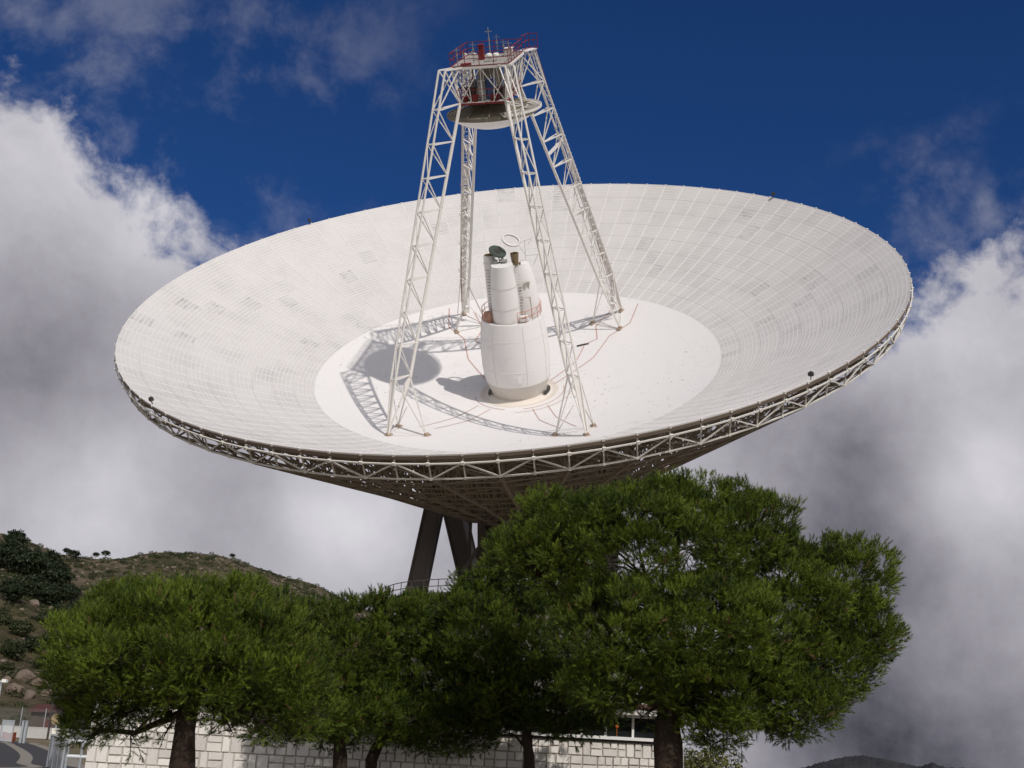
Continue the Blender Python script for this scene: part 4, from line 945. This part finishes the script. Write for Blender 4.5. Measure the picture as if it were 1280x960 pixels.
pine('largest pine with a thick reddish trunk at the lit end of the stone wall', b4, [b4, at(834, 950, 21), at(836, 905, 21), at(842, 860, 21), at(848, 790, 21.2)], .25, big, dens=8.1, nl=.115, nw=.010,
     twigs=[(at(845, 880, 21), at(800, 898, 20.8), 8), (at(870, 890, 21), at(930, 925, 20.8), 9), (at(840, 870, 21), at(880, 915, 20.7), 8)])

# bush beyond the right end of the building, leafy
def leafy(name, label, cat, c, rad, n, size, m, group=None, trunk=None, kind=None, tintm=.45):
    c = np.array(c); d = unit(rng.normal(0, 1, (n, 3))); d[:, 2] = np.abs(d[:, 2]) * (1 if trunk is None else np.sign(rng.random(n) - .22))
    lump = 1 + .18 * np.sin(d[:, 0] * 6 + c[0]) * np.sin(d[:, 1] * 5 + c[1]) + .1 * np.sin(d[:, 2] * 9)
    p = d * np.array(rad) * (rng.uniform(.55, 1.05, n) * lump)[:, None]
    nd = unit(d + rng.normal(0, .8, (n, 3))); u = unit(np.cross(nd, rng.normal(0, 1, (n, 3)))); w = np.cross(nd, u); s_ = size * rng.uniform(.6, 1.4, (n, 1))
    T = np.stack([p - u * s_ * .5, p + u * s_ * .5, p + w * s_ * 1.1], 1); ti = np.clip(rng.normal(tintm, .2, n), 0, .9)
    root = empty(name, tuple(c - np.array([0, 0, trunk or 0]))); tag(root, label, cat, group)
    T[:, :, 2] += (trunk or 0)
    tri_mesh('crown' if trunk else 'foliage', T, m, ti, root)
    b = MB(); hh = trunk or rad[2] * .5
    b.path([(0, 0, -.6), (.03, .02, hh * .5), (0, .05, hh)], [max(.05, rad[0] * .06), max(.045, rad[0] * .05), max(.03, rad[0] * .03)], 7); b.build('trunk' if trunk else 'stem', BARK, root, smooth=True); return root
c = gp(895, 975, 0); c = at(893, 975, 48.); 
leafy('bush', 'rounded yellow green bush beyond the end of the stone building', 'bush', (c[0], 48., 0), (1.6, 1.4, at(893, 941, 48.)[2]), 5000, .11, BUSHM, tintm=.5)
leafy('bush', 'low olive bush tucked behind the largest pine\'s trunk', 'bush', (at(862, 950, 50.)[0], 50., 0), (1.1, 1.2, at(862, 946, 50.)[2]), 3000, .11, BUSHM, tintm=.25)

# ---- hillside vegetation and rocks
dark_px = [(8, 690, 34), (30, 700, 36), (52, 705, 34), (70, 715, 30), (12, 735, 30), (40, 728, 28), (62, 738, 26), (85, 735, 22), (62, 694, 22), (92, 752, 18), (18, 668, 22), (72, 760, 20)]
DLAB = ['broad dark tree topping the wood on the rocky hillside'] + ['dark evergreen tree in the wood on the rocky hillside'] * (len(dark_px) - 1)
for i, (px, py, wpx) in enumerate(dark_px):
    P = hill_at(px, py + wpx * .25 + 12); k = np.linalg.norm(P - EYE) / FPX; r = wpx * k * .55
    leafy('hillside_tree', DLAB[i], 'tree', P + [0, 0, r * .75], (r, r, r * .85), 2600, r * .13, OAK, 'dark trees on the hillside', trunk=r * .75, tintm=.35)
for px, py, wpx, lab in [(84, 684, 9, 'small lone pine on the ridge right of the dark wood'), (120, 692, 8, 'small round tree on the ridge crest between two bare stretches'), (132, 693, 10, 'tiny flat topped tree on the ridge crest'), (28, 667, 8, 'tiny tree on the highest edge of the dark wood'), (290, 696, 7, 'small dark tree where the ridge drops'), (91, 700, 14, 'dark shrub just below the ridge crest')]:
    P = hill_at(px, py + 2); k = np.linalg.norm(P - EYE) / FPX; r = wpx * k * .5
    leafy('ridge_tree', lab, 'tree', P + [0, 0, r * 1.2], (r, r, r * .6), 700, r * .2, OAK, 'small trees on the ridge', trunk=r * 1.2, tintm=.35)
for px, py, wpx in [(80, 772, 22), (102, 775, 18), (55, 778, 20), (25, 790, 24), (40, 812, 24), (14, 818, 26), (62, 802, 22), (76, 824, 20), (5, 780, 18), (92, 800, 18), (50, 833, 18), (8, 838, 16)]:
    P = hill_at(px, py + wpx * .2); k = np.linalg.norm(P - EYE) / FPX; r = wpx * k * .55
    leafy('scrub_oak', 'olive green scrub oak on the slope between the dark wood and the boulders', 'tree', P + [0, 0, r * .55], (r, r, r * .75), 1800, r * .13, SCRUB, 'scrub oaks above the boulders', trunk=r * .55, tintm=random.uniform(.2, .5))
# scrub: too many to count
Ts = []; tts = []
n_s = 3200; azs = rng.uniform(-.62, -.10, n_s); rhs = 130 + (RIDGE - 125) * rng.random(n_s) ** .8
for a, rh in zip(azs, rhs):
    z = hill_z(np.array([a]), np.array([rh]))[0]; c = np.array([rh * math.sin(a), rh * math.cos(a), z]); r = rng.uniform(.35, 1.5) * (1.0 if rh < 260 else .9); n_ = 66
    if rh < 235 and a < -.36 and rng.random() < .72: continue
    d = unit(rng.normal(0, 1, (n_, 3))); d[:, 2] = np.abs(d[:, 2]); p = c + d * np.array([r, r, r * .75]) * rng.uniform(.6, 1.05, (n_, 1))
    u = unit(rng.normal(0, 1, (n_, 3))); w = unit(np.cross(d + rng.normal(0, .5, (n_, 3)), u)); s_ = r * .27
    Ts.append(np.stack([p - u * s_ * .5, p + u * s_ * .5, p + w * s_], 1)); tts.append(np.clip(np.full(n_, rng.uniform(.05, .8)) + rng.normal(0, .1, n_), 0, .9))
tag(tri_mesh('scrub', np.concatenate(Ts), SCRUB, np.concatenate(tts)), 'low green and brown scrub covering the stony hillside', 'scrub', kind='stuff')
ROCK = mat('granite', (.165, .125, .098), .95, .25, .5, bump=1., bscale=3, stain=(.15, .12, .10), stain_amt=.7)
def rock_mesh(seed, n1=12, n2=18):
    rr = np.random.default_rng(seed); b = MB(); k = rr.normal(0, 1, (6, 3)); ph = rr.random(6) * 6
    vs = []; pn = unit(rr.normal(0, 1, (14, 3))); pd = rr.uniform(.72, 1.05, 14)
    for i in range(n1 + 1):
        t_ = PI * i / n1
        for j in range(n2):
            p_ = 2 * PI * j / n2; d = np.array([math.sin(t_) * math.cos(p_), math.sin(t_) * math.sin(p_), math.cos(t_)])
            r = min([1.25] + [pd[q] / max(d @ pn[q], 1e-3) for q in range(14) if d @ pn[q] > .15]) * (1 + .03 * math.sin(d @ k[0] * 7)); vs.append(d * r)
    b.add(vs, [(i * n2 + j, (i + 1) * n2 + j, (i + 1) * n2 + (j + 1) % n2, i * n2 + (j + 1) % n2) for i in range(n1) for j in range(n2)]); return b
rocks = [(31, 843, 21, 'cracked round granite boulder perched above the red roofed hut'), (50, 853, 19, 'split boulder leaning beside the cracked round one'), (20, 862, 22, 'broad pale boulder below the cracked round one'), (57, 868, 17, 'slab of rock right above the hut roof'), (36, 868, 14, 'squat boulder wedged among the larger granite boulders'),
         (43, 754, 13, 'pale boulder in the scrub below the dark wood'), (4, 745, 14, 'pale rock at the foot of the dark wood'), (75, 845, 12, 'boulder half hidden by the bright umbrella pine'), (8, 850, 12, 'small boulder left of the round cracked one')]
for i, (px, py, wpx, lab) in enumerate(rocks):
    P = hill_at(px, py + wpx * .3); k = np.linalg.norm(P - EYE) / FPX; r = wpx * k * .47
    o = rock_mesh(i + 3).build('boulder', ROCK); o.location = P + np.array([0, 0, r * .3]); o.scale = (r, r, r * random.uniform(.75, .95)); o.rotation_euler = (0, 0, i * 1.3); tag(o, lab, 'boulder', 'granite boulders')
rb = MB(); rms = [rock_mesh(50 + q, 4, 6) for q in range(4)]
for q in range(2200):
    a = rng.uniform(-.62, -.10); rh = 150 + 275 * rng.random() ** .6; z = hill_z(np.array([a]), np.array([rh]))[0]; r = rng.uniform(.15, .9) ** 1.5 * .8; m_ = rms[q % 4]; cs, sn = math.cos(q), math.sin(q)
    rb.add([(rh * math.sin(a) + r * (x * cs - y * sn), rh * math.cos(a) + r * (x * sn + y * cs), z + r * zz * .8) for x, y, zz in m_.v], m_.f)
tag(rb.build('loose_rocks', ROCK), 'scattered grey rocks strewn over the hillside', 'rocks', kind='stuff')

# ================================================================== LOWER LEFT: YARD FENCE, RAILING, HUT, SIGNS
def mesh_mat(name, col, cell, wire):
    m = bpy.data.materials.new(name); m.use_nodes = True; m.node_tree.nodes.clear(); t = NT(m.node_tree)
    co = t.new('ShaderNodeTexCoord').outputs['UV']; sp = t.new('ShaderNodeSeparateXYZ'); t.set(sp.inputs[0], co)
    a = t.m('FRACT', t.m('DIVIDE', t.m('ADD', sp.outputs[0], sp.outputs[1]), cell)); b_ = t.m('FRACT', t.m('DIVIDE', t.m('ADD', t.m('SUBTRACT', sp.outputs[0], sp.outputs[1]), 50.), cell))
    f = t.m('MAXIMUM', t.m('LESS_THAN', a, wire), t.m('LESS_THAN', b_, wire))
    p = t.new('ShaderNodeBsdfPrincipled', {'Base Color': tuple(col) + (1,), 'Roughness': .5, 'Metallic': .3}); tr = t.new('ShaderNodeBsdfTransparent')
    mx = t.new('ShaderNodeMixShader', {0: f}); t.l.new(tr.outputs[0], mx.inputs[1]); t.l.new(p.outputs[0], mx.inputs[2]); o = t.new('ShaderNodeOutputMaterial'); t.l.new(mx.outputs[0], o.inputs[0]); return m
CHAIN = mesh_mat('chain_link', (.30, .33, .34), .12, .05); CHAIN2 = mesh_mat('fine_mesh', (.60, .64, .68), .09, .30)
def chain_panel(p, q, z0, z1, parent, off, m=CHAIN):
    b = MB(); b.quad((p[0] - off[0], p[1] - off[1], z0), (q[0] - off[0], q[1] - off[1], z0), (q[0] - off[0], q[1] - off[1], z1), (p[0] - off[0], p[1] - off[1], z1)); o = b.build('chain_link_panel', m, parent)
    L_ = math.hypot(q[0] - p[0], q[1] - p[1]); uv = o.data.uv_layers.new(name='UVMap'); uv.data.foreach_set('uv', [0, z0, L_, z0, L_, z1, 0, z1])
def fence(label, pts, hgt, r, rails, name='fence', m=CHAIN, post_m=GALV):
    off = pts[0]; root = empty(name, (off[0], off[1], 0)); tag(root, label, 'fence')
    for i, p in enumerate(pts):
        b = MB(); b.rod((p[0] - off[0], p[1] - off[1], -.2), (p[0] - off[0], p[1] - off[1], hgt + .06), r, n=8); b.build('post', post_m, root)
        if i < len(pts) - 1:
            q = pts[i + 1]; chain_panel(p, q, .05, hgt - .02, root, off, m)
            for lv in rails: b = MB(); b.rod((p[0] - off[0], p[1] - off[1], hgt * lv), (q[0] - off[0], q[1] - off[1], hgt * lv), r * .75, n=6); b.build('rail', post_m, root)
    return root
FY = 92.
fx = lambda px: at(px, 915, FY)[0]
fence('tall chain link fence with slim posts in front of the red roofed hut', [(at(x, 905, 118.6)[0], 118.6, 0) for x in (-60, -34, -6, 25, 55, 86, 117, 148)], 2.75, .045, (), m=CHAIN)
gt = empty('yard_gate', (fx(16), FY - 2, 0)); tag(gt, 'pale mesh gate panels closing the gravel road', 'gate')
o_ = (fx(16), FY - 2)
for x0, x1 in ((-14, 2), (15, 29)):
    b = MB(); a0, a1 = fx(x0) - o_[0], fx(x1) - o_[0]
    for p, q in (((a0, .1), (a1, .1)), ((a0, 1.55), (a1, 1.55)), ((a0, 0), (a0, 1.6)), ((a1, 0), (a1, 1.6))): b.rod((p[0], 0, p[1]), (q[0], 0, q[1]), .05)
    b.build('gate_frame', GALV, gt); chain_panel((fx(x0), FY - 2), (fx(x1), FY - 2), .1, 1.55, gt, o_, CHAIN2)
for xg in (40.5, 44.8):
    b = MB(); b.box((fx(xg) - o_[0], 0, .78), (.16, .22, 1.56)); b.box((fx(xg) - o_[0], 0, 1.58), (.22, .28, .05)); b.build('gate_post', GALV, gt)
# low white wall behind the fence
b = MB(); x0, x1 = at(-60, 910, 117.5)[0], at(150, 910, 117.5)[0]; lw = MB(); lw.box(((x0 + x1) / 2, 117.5, .48), (x1 - x0, .25, .96)); lw.box(((x0 + x1) / 2, 117.5, 1.0), (x1 - x0, .32, .08)); tag(lw.build('low_wall', mat('pale_render', (.45, .44, .42), .9, .15, .5)), 'low pale rendered wall behind the chain link fence', 'wall')
# hut with a red roof
hx0, hx1 = at(44, 890, 124)[0], at(86, 890, 124)[0]; hz = at(65, 890, 124)[2]; hc_ = (hx0 + hx1) / 2
ht = empty('hut', (hc_, 124, 0)); tag(ht, 'small dark hut with a red tiled roof under the boulders', 'hut')
b = MB(); b.box((0, 0, hz / 2), (hx1 - hx0 - .5, 3.4, hz)); b.build('wall', mat('hut_wall', (.075, .055, .045), .9, .2, 1), ht)
b = MB(); w_ = (hx1 - hx0) / 2; b.add([(-w_, -2.2, hz - .1), (w_, -2.2, hz - .1), (w_ * .9, 0, hz + .75), (-w_ * .9, 0, hz + .75), (-w_, 2.2, hz - .1), (w_, 2.2, hz - .1)], [(0, 1, 2, 3), (3, 2, 5, 4), (0, 3, 4), (1, 5, 2), (0, 4, 5, 1)]); b.build('roof', mat('red_tiles', (.085, .035, .03), .85, .3, 2), ht)
b = MB(); b.box((w_ * .2, -1.73, .9), (.9, .06, 1.8)); b.build('door', mat('hut_door', (.10, .025, .022), .7, .2), ht)
# round sign on a post
P = at(71, 899, 60.); sg = empty('round_sign', (P[0], 60., 0)); tag(sg, 'round tan traffic sign on a thin post by the railing', 'sign')
b = MB(); b.rod((0, .05, 0), (0, .05, P[2] + .2), .04, n=8); b.build('post', GALV, sg); b = MB(); b.rod((0, -.03, P[2]), (0, .0, P[2]), .27, n=28); b.build('sign_disc', mat('tan_sign', (.30, .225, .13), .7, .15, 3), sg)
P = at(67.5, 914, 55.); sg = empty('small_notice', (P[0], 55., 0)); tag(sg, 'small square white notice on a post beside the railing', 'sign')
b = MB(); b.rod((0, .03, 0), (0, .03, P[2] + .1), .03, n=6); b.build('post', GALV, sg); b = MB(); b.box((0, 0, P[2]), (.17, .02, .24)); b.build('sign_board', mat('sign_white', (.75, .72, .62), .6, .05), sg)
# lamp posts
def lamp(px, ptop, Y, label, wood=False):
    P = at(px, ptop, Y); rt_ = empty('utility_pole' if wood else 'street_lamp', (P[0], Y, 0)); tag(rt_, label, 'pole' if wood else 'lamp post')
    b = MB(); b.rod((0, 0, 0), (0, 0, P[2]), .11 if wood else .07, .08 if wood else .05, n=8); b.build('pole', DARK if wood else GALV, rt_)
    if wood: b = MB(); b.rod((-.5, 0, P[2] - .4), (.5, 0, P[2] - .4), .06); b.build('cross_arm', DARK, rt_)
    else:
        for s_ in (-1, 1):
            b = MB(); b.rod((0, 0, P[2]), (s_ * .12, -.1, P[2] + .05), .03, n=6); b.box((s_ * .24, -.14, P[2] + .05), (.24, .3, .16)); b.box((s_ * .24, -.14, P[2] - .04), (.2, .24, .04)); b.build('lamp_head', mat('lamp_white', (.8, .8, .76)), rt_)
lamp(2, 852, 68, 'slim grey lamp post with paired white heads at the gravel road')
lamp(68.5, 866, 112, 'dark wooden utility pole rising by the red roofed hut', True)
# orange barrier by the gate
P = gp(10, 927); b = MB(); b.box((0, 0, .40), (.9, .10, .5)); b.box((-.4, 0, .35), (.08, .5, .7)); b.box((.4, 0, .35), (.08, .5, .7)); o = b.build('road_barrier', mat('orange_plastic', (.24, .05, .02), .6, .1)); o.location = (P[0], P[1], 0); tag(o, 'short orange road barrier beside the mesh gate', 'barrier')
# galvanised railing in front of the building end
A = gp(72, 953); yA = 36.
def rp(px, Y): return np.array([at(px, 925, Y)[0], Y, 0])
front = [rp(64, 47), rp(71, 42.5), rp(77, 38.5), rp(82.5, 35.)]
zt = at(82, 937, 35.)[2]; zt = 1.15
fence('galvanised railing with mesh infill running beside the gravel road', front, zt, .045, (1.0,), name='railing', m=CHAIN2)
side = [rp(82.5, 35.) , rp(100, 35.05), rp(117, 35.1)]
r2 = empty('railing', tuple(side[0] + np.array([.1, 0, 0]))); tag(r2, 'pale three bar railing ending at the stone building\'s corner', 'railing')
for lv in (1.17, .76, .35): b = MB(); b.rod((0, 0, lv), tuple(side[2] - side[0] + np.array([0, 0, lv])), .05, n=8); b.build('rail', mat('pale_rail', (.66, .68, .70), .5, .05), r2)
for k in range(3): b = MB(); c = side[k] - side[0]; b.rod((c[0], c[1], 0), (c[0], c[1], 1.2), .045, n=8); b.build('post', GALV, r2)

# ------------------------------------------------------------------ render settings
scene.render.engine = 'CYCLES'
scene.cycles.max_bounces = 7; scene.cycles.diffuse_bounces = 4; scene.cycles.transparent_max_bounces = 12
